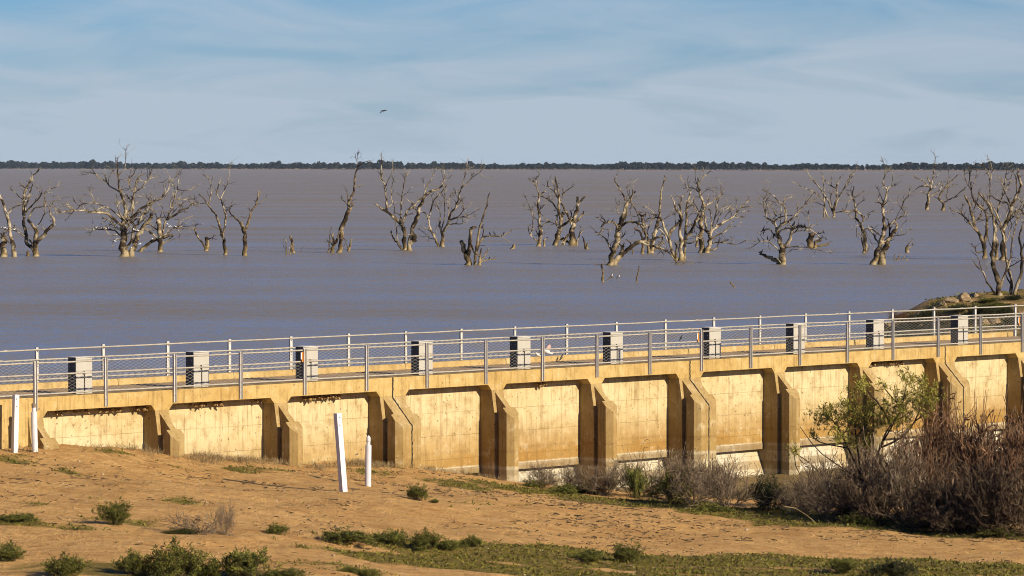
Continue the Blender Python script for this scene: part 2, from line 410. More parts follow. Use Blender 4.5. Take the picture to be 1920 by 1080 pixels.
def mesh_panel(wd, z0, z1, pitch=0.095, r=0.0017):
    vs_, fs = [], []
    def wire(x0, za, x1, zb):
        b = len(vs_)
        d = Vector((x1 - x0, 0, zb - za)).normalized(); nrm = Vector((-d.z, 0, d.x)) * r
        for (x, z) in ((x0, za), (x1, zb)):
            vs_.extend([(x + nrm.x, 0, z + nrm.z), (x, -r, z), (x - nrm.x, 0, z - nrm.z), (x, r, z)])
        for k in range(4):
            k2 = (k + 1) % 4; fs.append((b + k, b + k2, b + 4 + k2, b + 4 + k))
    H = z1 - z0; x = -H
    while x < wd:
        a0, a1 = max(0, x), min(wd, x + H)
        if a1 > a0:
            wire(a0, z0 + (a0 - x), a1, z0 + (a1 - x)); wire(a0, z1 - (a0 - x), a1, z1 - (a1 - x))
        x += pitch
    return np_mesh('chain_mesh', vs_, fs, M_wire)
def railing(name, label, ts, y, rails, ztop, zbot, front, mesh_z):
    root = empty(name, W(ts[0], -y, 0), PHI); tag(root, label, 'railing')
    t0 = ts[0]
    pm = MB(); channel(pm, 0, -0.055 if front else 0.055, 0.0, zbot, ztop, 0.10); pme = pm.mesh('post', M_galv)
    bm_ = MB(); sgn = -1 if front else 1
    for z in (ztop - 0.05, ztop - 0.12, 2.10, 2.03, 1.58, 1.51, 1.30, 1.12):
        if zbot + 0.03 < z < ztop:
            bm_.tube([(0, 0.002 if front else -0.002, z), (0, -0.014, z)], 0.011, 6)
    bme = bm_.mesh('bolt', M_bolt)
    gap = np.mean(np.diff(ts)); cme = mesh_panel(1.0, *mesh_z)
    rk = random.Random(len(name))
    for t in ts:
        p = link(bpy.data.objects.new('post', pme), root); p.location = (t - t0, rk.uniform(-.004, .004), rk.uniform(-0.012, 0.008)); p.rotation_euler = (rk.uniform(-.006, .006), rk.uniform(-.006, .006), 0)
        link(bpy.data.objects.new('bolts', bme), p)['kind'] = 'stuff'
    for z in rails:
        pts = []
        for i, t in enumerate(ts):
            pts.append((t - t0, 0.035 if front else -0.03, z + rk.uniform(-0.006, 0.006)))
            if i < len(ts) - 1: pts.append((t - t0 + gap / 2, (0.035 if front else -0.03) + rk.uniform(-.008, .008), z + rk.uniform(-0.012, 0.004)))
        o = MB().tube(pts, 0.024, 8).build('rail', M_rail, root, True)
        cp = MB()                                       # pipe sleeves
        for i in range(1, len(ts) - 1, 3):
            x = ts[i] - t0 + gap * rk.uniform(0.3, 0.7)
            cp.tube([(x - 0.07, 0.035 if front else -0.03, z), (x + 0.07, 0.035 if front else -0.03, z)], 0.029, 8)
        cp.build('sleeve', M_rail, o, True)['kind'] = 'stuff'
    for a, b in zip(ts[:-1], ts[1:]):
        c = link(bpy.data.objects.new('chain_mesh', cme), root); c.location = (a - t0, 0.065 if front else -0.06, 0); c.scale = (b - a, 1, 1); c['kind'] = 'stuff'
    return root
railing('railing', 'galvanised pipe railing with chain mesh along the near edge of the deck', FT, -0.012, (2.405, 2.075, 1.55), 2.465, 1.105, True, (1.55, 2.075))
railing('railing', 'galvanised pipe railing along the far kerb on the lake side', BT, 4.3, (2.515, 2.23, 1.655), 2.58, 1.05, False, (1.655, 2.23))

# ------------------------------------------------------------------ gate cabinets
def cabinet_parts():
    wd, dp, h = 0.61, 0.32, 1.045
    out = []
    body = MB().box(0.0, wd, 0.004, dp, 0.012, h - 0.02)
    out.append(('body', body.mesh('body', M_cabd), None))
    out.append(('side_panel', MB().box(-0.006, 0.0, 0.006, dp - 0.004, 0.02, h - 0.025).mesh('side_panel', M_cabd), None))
    b = MB()
    for y in (0.07, 0.25):
        for z in (0.78, 0.45, 0.12): b.tube([(-0.006, y, z), (-0.012, y, z)], 0.011, 6)
    out.append(('screws', b.mesh('screws', M_galv), 'side_panel'))
    out.append(('upper_door', MB().box(0.006, wd - 0.006, -0.008, 0.004, 0.655, h - 0.085).mesh('upper_door', M_cab), None))
    out.append(('header_strip', MB().box(0.006, wd - 0.006, -0.006, 0.004, h - 0.078, h - 0.022).mesh('header_strip', M_cab), None))
    out.append(('lower_door', MB().box(0.006, 0.305, -0.008, 0.004, 0.014, 0.648).mesh('lower_door', M_cab), None))
    out.append(('lower_door', MB().box(0.316, wd - 0.006, -0.008, 0.004, 0.014, 0.648).mesh('lower_door', M_cab), None))
    out.append(('lock_rod', MB().tube([(0.31, -0.022, 0.03), (0.31, -0.022, 0.56)], 0.014, 6).box(0.25, 0.33, -0.03, -0.006, 0.555, 0.58).mesh('lock_rod', M_bolt), None))
    out.append(('hasp', MB().box(0.255, 0.262, -0.02, -0.006, 0.60, 0.66).box(0.285, 0.293, -0.02, -0.006, 0.60, 0.65).box(0.31, 0.316, -0.02, -0.006, 0.60, 0.655).mesh('hasp', M_bolt), None))
    out.append(('roof', MB().poly_y([(-0.035, h - 0.018), (wd + 0.03, h - 0.018), (wd + 0.03, h), (wd / 2, h + 0.012), (-0.035, h)], -0.035, dp + 0.03).mesh('roof', M_galv), None))
    out.append(('plinth', MB().box(0.02, wd - 0.02, 0.02, dp - 0.02, -0.005, 0.012).mesh('plinth', M_joint), None))
    return out
CP = cabinet_parts()
cab_lab = ['beside the white posts at the left end', 'second from the left end of the deck', 'with an orange marker on the rail before it',
           'fourth from the left, just right of the first deck joint', 'fifth from the left, left of the pink and white bird', 'sixth from the left, behind the middle of the deck',
           'right of the small orange marker in mid deck', 'eighth from the left along the deck', 'second from the right end, above the leafy wattle', 'nearest to the rocky bank at the right']
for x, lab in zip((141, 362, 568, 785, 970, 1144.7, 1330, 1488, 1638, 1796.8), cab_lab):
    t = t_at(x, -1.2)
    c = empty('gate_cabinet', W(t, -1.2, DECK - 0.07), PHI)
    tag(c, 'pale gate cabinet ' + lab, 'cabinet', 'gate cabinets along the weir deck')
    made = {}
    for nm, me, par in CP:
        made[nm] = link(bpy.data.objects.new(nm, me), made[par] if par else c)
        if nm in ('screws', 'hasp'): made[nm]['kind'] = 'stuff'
# orange markers hung on the railing
for px, lab in ((565.5, 'third cabinet'), (1308.5, 'seventh cabinet'), (1911, 'right edge of the picture')):
    t = t_at(px, 0.02)
    o = empty('marker', W(t, 0.02, 2.08), PHI); tag(o, 'small orange and white marker hung on the railing by the ' + lab, 'marker', 'orange markers on the railing')
    MB().box(-0.02, 0.035, -0.03, 0.0, 0.0, 0.285).build('orange_strip', M_orange, o)
    MB().box(-0.06, -0.022, -0.026, 0.0, 0.07, 0.27).build('white_strip', M_white, o)

# ------------------------------------------------------------------ mud nests under the deck
rk = random.Random(3)
nest_me = []
for q in range(4):
    mb = MB(); mb.blob((0, 0, 0), (0.085, 0.075, 0.095), 9, 7, 0.12, rk)
    a = rk.uniform(-0.6, 0.6); mb.tube([(0, -0.03, -0.03), (0.03 * a, -0.085, -0.055), (0.05 * a, -0.12, -0.085)], [0.045, 0.034, 0.03], 7)
    nest_me.append(mb.mesh('nest', M_nest, True))
drop_me = MB().blob((0, 0, 0), (0.028, 0.02, 0.03), 6, 4).mesh('nest_rim', M_droppings, True)
def nests(px0, px1, n, lab, seed, dz=0.0):
    rk = random.Random(seed)
    t0, t1 = t_at(px0, -0.2), t_at(px1, -0.2)
    root = empty('mud_nests', W((t0 + t1) / 2, -0.2, SOF - 0.05), PHI)
    tag(root, lab, 'nest', 'bird nests under the weir deck')
    for i in range(n):
        u = (i + rk.uniform(0.1, 0.9)) / n
        o = link(bpy.data.objects.new('nest', rk.choice(nest_me)), root)
        o.location = ((u - 0.5) * (t1 - t0), rk.uniform(0.06, 0.2), rk.uniform(-0.09, 0.03) + dz)
        s = rk.uniform(0.5, 0.85); o.scale = (s, s, s); o.rotation_euler = (rk.uniform(-.3, .3), rk.uniform(-.4, .4), rk.uniform(-.7, .7))
        if rk.random() < 0.7:
            q = link(bpy.data.objects.new('nest_rim', drop_me), o); q.location = (rk.uniform(-.04, .04), -0.11, -0.07)
nests(108, 168, 9, 'row of brown mud nests under the deck at its left end', 1)
nests(185, 232, 8, 'cluster of mud nests under the middle of the leftmost bay', 2)
nests(258, 284, 5, 'mud nests tucked against the pier right of the leftmost bay', 12, 0.02)
nests(362, 426, 10, 'mud nests under the deck of the second bay from the left', 4)
nests(478, 498, 4, 'few mud nests in the right corner of the second bay', 5)
nests(572, 642, 22, 'dense row of mud nests above the tall leaning white post', 6)
nests(1016, 1026, 2, 'single small mud nest under the fifth bay', 7)
nests(1632, 1698, 26, 'thick crust of mud nests above the leafy wattle', 8)

# ================================================================== GROUND
def seg_pts():
    P = []
    def px(x, y, z): v = at_z(x, y, z); P.append((v.x, v.y, z))
    def tw(t, w, z): v = W(t, w, z); P.append((v.x, v.y, z))
    tw(-25, 0, .35); tw(-12, 0, .28); tw(-5, 0, .2); tw(-2, 0, .15); tw(1, .2, .14); tw(3, 0, -.1); tw(5.3, .9, -.43); tw(8.5, .5, -.84); tw(11, .5, -1.02); tw(14.6, 1, -1.29)
    tw(17, .3, -1.62); tw(19.3, .9, -2.0); tw(22, .5, -2.3); tw(25, 1, -2.6); tw(30, 1, -2.75); tw(40, 1, -2.75); tw(50, 1, -2.75); tw(65, 1, -2.7)
    tw(30, 5, -2.7); tw(40, 5, -2.75); tw(50, 5, -2.75); tw(30, 9, -2.5); tw(42, 9, -2.6); tw(55, 9, -2.6)
    px(30, 850, .08); px(66, 846, .10); px(330, 905, -.42); px(648, 922, -.75); px(400, 917, -.80); px(520, 918, -.80); px(690, 912, -.86)
    px(0, 1080, -.4); px(500, 1080, -.6); px(960, 1080, -1.15); px(1500, 1080, -1.6); px(1920, 1080, -1.8)
    px(0, 960, -.2); px(300, 1000, -.4); px(850, 980, -1.15); px(1300, 950, -1.95); px(1000, 925, -1.75); px(1500, 985, -1.95); px(1900, 1005, -2.0)
    px(1200, 1010, -1.6); px(1700, 1000, -1.95)
    P += [(-60, 60, -.4), (0, 62, -1.2), (60, 70, -2.0), (-80, 100, .2), (90, 120, -2.4), (80, 160, -2.5), (120, 90, -2.4)]
    return np.array(P)
GP = seg_pts()
def _tps(r): return np.where(r > 1e-9, r * r * np.log(np.maximum(r, 1e-9)), 0.0)
_sc = 50.0
_A = GP[:, :2] / _sc; _n = len(_A)
_K = _tps(np.linalg.norm(_A[:, None] - _A[None], axis=2)) + np.eye(_n) * 0.002
_Q = np.c_[np.ones(_n), _A]
_M = np.block([[_K, _Q], [_Q.T, np.zeros((3, 3))]])
_S = np.linalg.solve(_M, np.r_[GP[:, 2], np.zeros(3)])
def vnoise(x, y, seed):
    """value noise, vectorised"""
    xi = np.floor(x).astype(np.int64); yi = np.floor(y).astype(np.int64); fx = x - xi; fy = y - yi
    fx = fx * fx * (3 - 2 * fx); fy = fy * fy * (3 - 2 * fy)
    def h(a, b):
        n = (a * 374761393 + b * 668265263 + seed * 974711) & 0x7fffffff
        n = ((n ^ (n >> 13)) * 1274126177) & 0x7fffffff
        return ((n ^ (n >> 16)) & 0xffff) / 65535.0
    return (h(xi, yi) * (1 - fx) + h(xi + 1, yi) * fx) * (1 - fy) + (h(xi, yi + 1) * (1 - fx) + h(xi + 1, yi + 1) * fx) * fy
def ground_base(X, Y):
    q = np.c_[np.ravel(X), np.ravel(Y)] / _sc
    out = np.empty(len(q))
    for i in range(0, len(q), 20000):
        c = q[i:i + 20000]
        r = np.linalg.norm(c[:, None] - _A[None], axis=2)
        out[i:i + 20000] = _tps(r) @ _S[:_n] + np.c_[np.ones(len(c)), c] @ _S[_n:]
    return out.reshape(np.shape(X))
def ground(X, Y):
    X = np.asarray(X, float); Y = np.asarray(Y, float)
    z = ground_base(X, Y)
    far = np.clip((Y - 55) / 20, 0, 1)                      # towards the camera: level, then up onto the levee it stands on
    z = np.clip(z, -3, 1.2)
    z = z * far + (-1.2) * (1 - far)
    hill = np.clip((34 - Y) / 30, 0, 1); hill = hill * hill * (3 - 2 * hill)
    z = z + hill * 7.2
    sx, sy = -5.2, 104.8                                  # relief shaped smoother left of the leaning post so its shadow shows
    k = np.clip(((X - sx) / 3.4) ** 2 + ((Y - sy) / 3.0) ** 2, 0.12, 1)
    z = z + k * ((vnoise(X * .35, Y * .35, 1) - .5) * .16 + (vnoise(X * 1.1, Y * 1.1, 2) - .5) * .09 + (vnoise(X * 3.3, Y * 3.3, 3) - .5) * .05 + (vnoise(X * 8, Y * 8, 4) - .5) * .045)
    return z
def gz(x, y): return float(ground(np.array([x]), np.array([y]))[0])
def on_ground(px, py):
    d = ray(px, py); k = 60.0; step = 0.5
    while k < 260:
        if HC + d.z * k < gz(d.x * k, d.y * k): break
        k += step
    lo, hi = k - step, k
    for _ in range(12):
        m_ = (lo + hi) / 2
        if HC + d.z * m_ < gz(d.x * m_, d.y * m_): hi = m_
        else: lo = m_
    return Vector((d.x * hi, d.y * hi, gz(d.x * hi, d.y * hi)))

# green patches: ellipses given as picture columns/rows of their middle and size, then laid on the ground
GREEN = [(20, 975, 90, 7, .8), (150, 990, 120, 6, .6), (560, 1000, 70, 5, .3), (330, 935, 60, 8, .45), (140, 886, 50, 7, .5), (480, 880, 80, 7, .6),
         (300, 985, 170, 9, .45), (1020, 925, 150, 13, 1), (1180, 945, 190, 14, 1), (1420, 962, 200, 17, 1.2), (1640, 985, 260, 17, 1.1), (1850, 1003, 140, 9, 1), (850, 905, 90, 12, .6),
         (700, 885, 60, 6, .5), (900, 1032, 270, 15, .95), (1250, 1050, 460, 14, 1.05), (1650, 1060, 420, 22, 1.1), (1000, 1073, 480, 14, 1.05), (620, 1066, 140, 12, .5), (1500, 1078, 600, 14, .9),
         (330, 1076, 320, 17, 1.0), (50, 1070, 120, 14, .5), (760, 1022, 170, 10, .8), (250, 860, 140, 5, .4), (30, 862, 60, 8, .5), (430, 975, 120, 8, .4), (60, 945, 60, 5, .3), (960, 950, 120, 8, .3)]
GE = []
for (cx, cy, rx, ry, s) in GREEN:
    c = at_z(cx, cy, -1.6); e = at_z(cx + rx, cy, -1.6); f = at_z(cx, cy - ry, -1.6)
    cg = on_ground(cx, cy); k = cg.y / c.y
    GE.append((cg.x, cg.y, abs(e.x - c.x) * k, max(0.8, abs(f.y - c.y) * k), s))
def green_mask(X, Y):
    m = np.zeros_like(X)
    for (cx, cy, rx, ry, s) in GE:
        q = ((X - cx) / rx) ** 2 + ((Y - cy) / ry) ** 2
        m = np.maximum(m, s * np.clip(1.25 - q, 0, 1))
    n = vnoise(X * .9, Y * .55, 11) * .5 + vnoise(X * 2.6, Y * 1.6, 12) * .32 + vnoise(X * 7, Y * 4.5, 13) * .18
    return np.clip((m * 0.95 - (1 - n) * 1.05 + 0.25) * 2.4, 0, 1)

def axis(segs):
    out = []
    for a, b, d in segs: out += list(np.arange(a, b, d))
    out.append(segs[-1][1]); return np.array(out)
ta = axis([(-160, -40, 4), (-40, -14, .8), (-14, 58, .22), (58, 90, 1.2), (90, 170, 5)])
wa = axis([(0.38 * 0 - 0.2, 30, .2), (30, 44, .5), (44, 120, 3), (120, 200, 8)])
TA, WA = np.meshgrid(ta, wa, indexing='ij')
GX = P0.x + DV.x * TA + NV.x * WA; GY = P0.y + DV.y * TA + NV.y * WA
GZ = ground(GX, GY)
nt, nw = GX.shape
idx = np.arange(nt * nw).reshape(nt, nw)
gf = np.stack([idx[:-1, :-1], idx[:-1, 1:], idx[1:, 1:], idx[1:, :-1]], -1).reshape(-1, 4)

mg = NT('sand', 0.95, 0.12)
co = mg.coord('Object'); n1 = mg.noise(co, 0.35, 5, 0.6); n2 = mg.noise(co, 2.2, 6, 0.65); n3 = mg.noise(co, 11, 4, 0.6); n4 = mg.noise(co, 38, 3, 0.6)
base = mg.ramp(n1, [(0.3, (0.50, 0.28, 0.095)), (0.52, (0.60, 0.36, 0.135)), (0.72, (0.53, 0.30, 0.10))])
base = mg.mix(mg.math('MULTIPLY', mg.rng(n2, 0.42, 0.7), 0.6), base, (0.34, 0.175, 0.06))
base = mg.mix(mg.math('MULTIPLY', mg.rng(n3, 0.55, 0.75), 0.5), base, (0.60, 0.40, 0.20))
base = mg.mix(mg.math('MULTIPLY', mg.rng(n3, 0.40, 0.28), 0.6), base, (0.25, 0.13, 0.045))
n5 = mg.noise(mg.coord('Object', None, (1, 1.6, 1), (0, 0, R(35))), 0.9, 6, 0.68, 0.6)
base = mg.mix(mg.math('MULTIPLY', mg.rng(n5, 0.51, 0.66), 0.6), base, (0.34, 0.17, 0.055))
base = mg.mix(mg.math('MULTIPLY', mg.rng(n5, 0.44, 0.32), 0.5), base, (0.60, 0.375, 0.165))
n6 = mg.noise(co, 5.0, 5, 0.7)
base = mg.mix(mg.math('MULTIPLY', mg.rng(n6, 0.55, 0.68), 0.65), base, (0.22, 0.115, 0.04))
base = mg.mix(mg.math('MULTIPLY', mg.rng(n4, 0.60, 0.70), 0.7), base, (0.14, 0.085, 0.035))
vc = mg.n('ShaderNodeVertexColor', layer_name='green')
sepc = mg.n('ShaderNodeSeparateColor'); mg.l(vc.outputs['Color'], sepc.inputs[0])
gcol = mg.ramp(n3, [(0.3, (0.06, 0.056, 0.010)), (0.5, (0.105, 0.092, 0.016)), (0.7, (0.16, 0.125, 0.03))])
base = mg.mix(mg.math('MULTIPLY', mg.rng(mg.math('ADD', sepc.outputs[0], mg.rng(n3, 0, 1, -0.35, 0.35)), 0.25, 0.75), 0.85), base, gcol)
mud = mg.rng(sepc.outputs[1], 0.2, 0.8)
base = mg.mix(mud, base, (0.27, 0.19, 0.085))
mg.color(base); mg.bump(mg.math('ADD', mg.math('ADD', n3, n6), mg.math('MULTIPLY', n4, 0.6)), 1.0, 0.08)
M_sand = mg.m
gme = np_mesh('ground', np.stack([GX, GY, GZ], -1).reshape(-1, 3), gf, M_sand, True)
ca = gme.color_attributes.new('green', 'FLOAT_COLOR', 'POINT')
gm = green_mask(GX, GY); mudm = np.clip((-2.42 - GZ) / 0.15, 0, 1)
cc = np.stack([gm, mudm, gm * 0, gm * 0 + 1], -1).astype(np.float32)
ca.data.foreach_set('color', cc.ravel())
GROUND = link(bpy.data.objects.new('ground', gme)); GROUND['kind'] = 'structure'

# shallow muddy pool on the apron below the weir
mp = NT('pool_water', 0.5, 0.15); cp_ = mp.coord('Object'); mp.color(mp.ramp(mp.noise(cp_, 0.6, 4), [(0.3, (0.13, 0.09, 0.034)), (0.7, (0.19, 0.135, 0.055))])); mp.bump(mp.noise(mp.coord('Object', None, (1, 3, 1)), 5, 3), 0.15, 0.02)
v = [W(20, 0.3, -2.46), W(T_END, 0.3, -2.46), W(T_END, 12, -2.46), W(20, 12, -2.46)]
o = link(bpy.data.objects.new('pool', np_mesh('pool', [tuple(p) for p in v], [(0, 3, 2, 1)], mp.m))); o['kind'] = 'structure'

# ================================================================== LAKE
ml = NT('lake_water', 0.6, 0.0)
w1 = ml.noise(ml.coord('Object', None, (0.8, 1.0, 1), (0, 0, R(15))), 2.0, 4, 0.68, 0.4)
w2 = ml.noise(ml.coord('Object', None, (0.7, 1.0, 1), (0, 0, R(-12))), 0.33, 5, 0.65, 0.4)
w3 = ml.noise(ml.coord('Object', None, (0.012, 0.04, 1)), 1.0, 5, 0.62)
gp = ml.n('ShaderNodeNewGeometry'); gs = ml.n('ShaderNodeSeparateXYZ'); ml.l(gp.outputs['Position'], gs.inputs[0])
refl_fade = ml.rng(ml.math('ADD', gs.outputs['Y'], ml.rng(w3, 0, 1, -150, 150)), 170, 800)          # browner far out: weaker blue sky reflection painted into the water colour
ml.color(ml.mix(refl_fade, ml.ramp(w3, [(0.35, (0.178, 0.152, 0.130)), (0.65, (0.212, 0.18, 0.15))]), ml.ramp(w3, [(0.35, (0.198, 0.150, 0.086)), (0.65, (0.232, 0.176, 0.104))])))
gl = ml.n('ShaderNodeBsdfGlossy'); gl.inputs['Roughness'].default_value = 0.26
bp = ml.n('ShaderNodeBump'); bp.inputs['Strength'].default_value = 0.6; bp.inputs['Distance'].default_value = 0.25
ml.l(ml.math('ADD', w1, w2), bp.inputs['Height']); ml.l(bp.outputs[0], gl.inputs['Normal'])
# share of wave facets turned to mirror the sky rather than show the silt below
fac = ml.math('ADD', ml.rng(w1, 0.32, 0.68, 0.03, 0.80), ml.math('ADD', ml.rng(w2, 0.3, 0.7, -0.14, 0.14), ml.rng(w3, 0.35, 0.65, -0.17, 0.17)))
fac = ml.math('MULTIPLY', fac, ml.rng(refl_fade, 0, 1, 1.0, 0.78))
ms = ml.n('ShaderNodeMixShader'); ml.l(fac, ms.inputs[0]); ml.l(ml.b.outputs[0], ms.inputs[1]); ml.l(gl.outputs[0], ms.inputs[2])
ml.l(ms.outputs[0], ml.t.nodes['Material Output'].inputs['Surface'])
LB = -4.7
far = 16000
vl = [W(T_BEG - 200, LB, 0), W(400, LB, 0), W(400, LB, 0) + Vector((9000, 9000, 0)), Vector((9000, far, 0)), Vector((-9000, far, 0)), W(T_BEG - 200, LB, 0) + Vector((-9000, 4000, 0))]
mb = MB(); mb.v = [tuple(p) for p in vl]; mb.f = [tuple(range(6))]
me = bpy.data.meshes.new('lake'); me.from_pydata(mb.v, [], mb.f); me.update(); me.materials.append(ml.m)
if me.polygons[0].normal.z < 0: me.flip_normals()
LAKE = link(bpy.data.objects.new('lake', me)); LAKE['kind'] = 'structure'
# the levee that carries on left of the weir and dams the lake there
lv = []
for t in np.linspace(T_BEG - 220, T_BEG + 0.5, 40):
    for w, z in ((4, -1.5), (0.4, 1.1), (-1, 1.44), (-3.2, 1.44), (-6, -0.6)): lv.append(tuple(W(t, w, z + (0.1 * math.sin(t * .7 + w)))))
lf = [(i * 5 + k, i * 5 + k + 1, i * 5 + k + 6, i * 5 + k + 5) for i in range(39) for k in range(4)]
o = link(bpy.data.objects.new('levee', np_mesh('levee', lv, lf, M_sand, True))); o['kind'] = 'structure'
# ================================================================== FAR SHORE
rng = np.random.default_rng(7)
def shore_row(px): return 317.3 + 3.6 * px / 1920.0
mshore = simple('shore_sand', (0.24, 0.175, 0.135), 0.95, 0.1, 0.2, 0.02)
sv, sf = [], []
cols = np.linspace(-260, 2180, 90)
for i, px in enumerate(cols):
    a = at_z(px, shore_row(px) + 0.15 * math.sin(px * .05) + 0.12 * math.sin(px * .017), 0.0)
    out = Vector((a.x, a.y, 0)).normalized()
    for k, (dd, z) in enumerate(((-6, -0.5), (0, 0.02), (25, .6), (400, 1.6), (4500, 3.0))):
        p = a + out * dd; sv.append((p.x, p.y, z))
for i in range(len(cols) - 1):
    for k in range(4): sf.append((i * 5 + k, (i + 1) * 5 + k, (i + 1) * 5 + k + 1, i * 5 + k + 1))
o = link(bpy.data.objects.new('far_shore', np_mesh('far_shore', sv, sf, mshore, True))); o['kind'] = 'structure'
mft = NT('far_foliage', 0.9, 0.1)
oi = mft.n('ShaderNodeAttribute', attribute_name='tone')
mft.color(mft.ramp(oi.outputs['Fac'], [(0.0, (0.007, 0.009, 0.013)), (0.55, (0.015, 0.018, 0.022)), (1.0, (0.042, 0.04, 0.042))]))
fv, ff, ftone = [], [], []
def leaf_quads(c, rad, n, size, tone):
    """n random little quads in an ellipsoid shell"""
    b = len(fv)
    for _ in range(n):
        d = rng.normal(size=3); d /= np.linalg.norm(d); d[2] = abs(d[2]) * 1.0 if rng.random() < .7 else d[2]
        p = np.array(c) + d * np.array(rad) * (rng.random() ** .35)
        u = rng.normal(size=3); u /= np.linalg.norm(u); w = np.cross(u, rng.normal(size=3)); w /= np.linalg.norm(w)
        s = size * rng.uniform(.6, 1.3); i0 = len(fv)
        for q in (u * s, w * s, -u * s, -w * s): fv.append(tuple(p + q))
        ff.append((i0, i0 + 1, i0 + 2, i0 + 3)); ftone.extend([tone] * 4)
px = -240.0
while px < 2160:
    for row in range(2):
        x = px + rng.uniform(-5, 5); a = at_z(x, shore_row(x), 0.0); back = rng.uniform(20, 90) + row * 160
        d = Vector((a.x, a.y, 0)).normalized(); a = a + d * back
        ht = (9.2 + 1.0 * math.sin(x * .011) + .8 * math.sin(x * .037 + 1)) * rng.uniform(.72, 1.2) * a.y / 7600 * 1.08
        if rng.random() < .12: ht *= 1.25
        wd = ht * rng.uniform(.4, .75); tone = float(np.clip(rng.normal(.45, .25), 0, 1))
        for _ in range(3):
            cc_ = (a.x + rng.uniform(-.45, .45) * wd, a.y + rng.uniform(-.4, .4) * wd, 1.8 + ht * rng.uniform(.45, .72))
            leaf_quads(cc_, (wd * .6, wd * .5, ht * .33), 34, ht * .15, float(np.clip(tone + rng.uniform(-.2, .2), 0, 1)))
        leaf_quads((a.x, a.y, 1.5 + ht * .28), (wd * 1.0, wd * .4, ht * .26), 26, ht * .17, tone * .5)
        for _ in range(2):                      # trunk slivers
            i0 = len(fv); bx = a.x + rng.uniform(-.4, .4) * wd; w_ = .035 * ht; hz = ht * rng.uniform(.35, .6)
            for q in ((bx - w_, a.y - 14, 1.2), (bx + w_, a.y - 14, 1.2), (bx + w_ * .7 + 1, a.y - 13.5, 1.5 + hz), (bx - w_ * .7 + 1, a.y - 13.5, 1.5 + hz)): fv.append(q)
            ff.append((i0, i0 + 1, i0 + 2, i0 + 3)); ftone.extend([1.0] * 4)
    px += rng.uniform(2.6, 5)
fme = np_mesh('far_wood', fv, ff, mft.m)
ta_ = fme.attributes.new('tone', 'FLOAT', 'POINT'); ta_.data.foreach_set('value', np.array(ftone, dtype=np.float32))
o = link(bpy.data.objects.new('far_wood', fme)); tag(o, 'dark band of distant trees along the far lake shore', 'trees', None, 'stuff')

# ================================================================== ROCKY BANK beyond the deck, right
def bank_z(X, Y):
    n = (vnoise(X * .5, Y * .5, 31) - .5) * 1.2 + (vnoise(X * 1.6, Y * 1.6, 32) - .5) * .5
    left = 16.6 + np.clip(np.abs(Y - 181.0) - 3, 0, None) * .55 + n * .9          # left outline of the headland
    e = np.clip((X - left) / 4.6, -0.6, 1)
    front = np.clip((Y - (169.5 - (X - 20) * .55) + n) / 13.0, -0.5, 1)
    back = np.clip((205 - Y) / 8.0, -0.5, 1)
    h = np.minimum(np.minimum(e, front), back)
    hs = np.where(h > 0, np.sin(np.clip(h, 0, 1) * math.pi / 2), h)
    z = hs * 1.72 + np.clip(h, 0, 1) * ((vnoise(X * .9, Y * .9, 33) - .5) * .34 + (vnoise(X * 3, Y * 3, 34) - .5) * .16)
    return z + np.clip((X - 26) / 40, 0, 1) * .3 * np.clip(h, 0, 1)
bx = axis([(12, 40, .3), (40, 120, 2.5)]); by = axis([(110, 160, 2), (160, 208, .35), (208, 240, 4)])
BX, BY = np.meshgrid(bx, by, indexing='ij'); BZ = bank_z(BX, BY)
n0, n1_ = BX.shape; ix = np.arange(n0 * n1_).reshape(n0, n1_)
bf = np.stack([ix[:-1, :-1], ix[1:, :-1], ix[1:, 1:], ix[:-1, 1:]], -1).reshape(-1, 4)
BW = ((BX - P0.x) * NV.x + (BY - P0.y) * NV.y).reshape(-1); bf = bf[(BW[bf] < -5.2).all(1)]
mbk = NT('bank_soil', 0.95, 0.1); co = mbk.coord('Object'); k1 = mbk.noise(co, 0.5, 5); k2 = mbk.noise(co, 2.4, 5, .65); k3 = mbk.noise(co, 9, 4, .6)
bs = mbk.ramp(k1, [(0.35, (0.085, 0.068, 0.02)), (0.5, (0.15, 0.105, 0.038)), (0.64, (0.30, 0.19, 0.085))])
bs = mbk.mix(mbk.math('MULTIPLY', mbk.rng(k2, .5, .7), .7), bs, (0.07, 0.075, 0.02)); bs = mbk.mix(mbk.math('MULTIPLY', mbk.rng(k3, .58, .7), .6), bs, (0.3, 0.2, 0.095))
mbk.color(bs); mbk.bump(k3, .9, .06)
o = link(bpy.data.objects.new('lake_bank', np_mesh('lake_bank', np.stack([BX, BY, BZ], -1).reshape(-1, 3), bf, mbk.m, True))); o['kind'] = 'structure'
M_rock = NT('rock', .9, .15); co = M_rock.coord('Object'); r1 = M_rock.noise(co, 2.5, 6, .65)
M_rock.color(M_rock.ramp(r1, [(0.3, (0.09, 0.055, 0.03)), (0.5, (0.22, 0.155, 0.09)), (0.7, (0.34, 0.27, 0.175))])); M_rock.bump(r1, .8, .08); M_rock = M_rock.m
def rock_mesh(seed):
    rk = random.Random(seed); mb = MB()
    import bmesh
    bm = bmesh.new(); bmesh.ops.create_icosphere(bm, subdivisions=2, radius=1.0)
    cuts = [(Vector((rk.gauss(0, 1), rk.gauss(0, 1), rk.gauss(0, 1))).normalized(), rk.uniform(.45, .8)) for _ in range(7)]
    for v in bm.verts:
        for n_, d in cuts:
            k = v.co.dot(n_)
            if k > d: v.co -= n_ * (k - d)
        v.co *= rk.uniform(.96, 1.04)
    me = bpy.data.meshes.new('rock'); bm.to_mesh(me); bm.free(); me.materials.append(M_rock); return me
ROCKS = [rock_mesh(s) for s in range(5)]
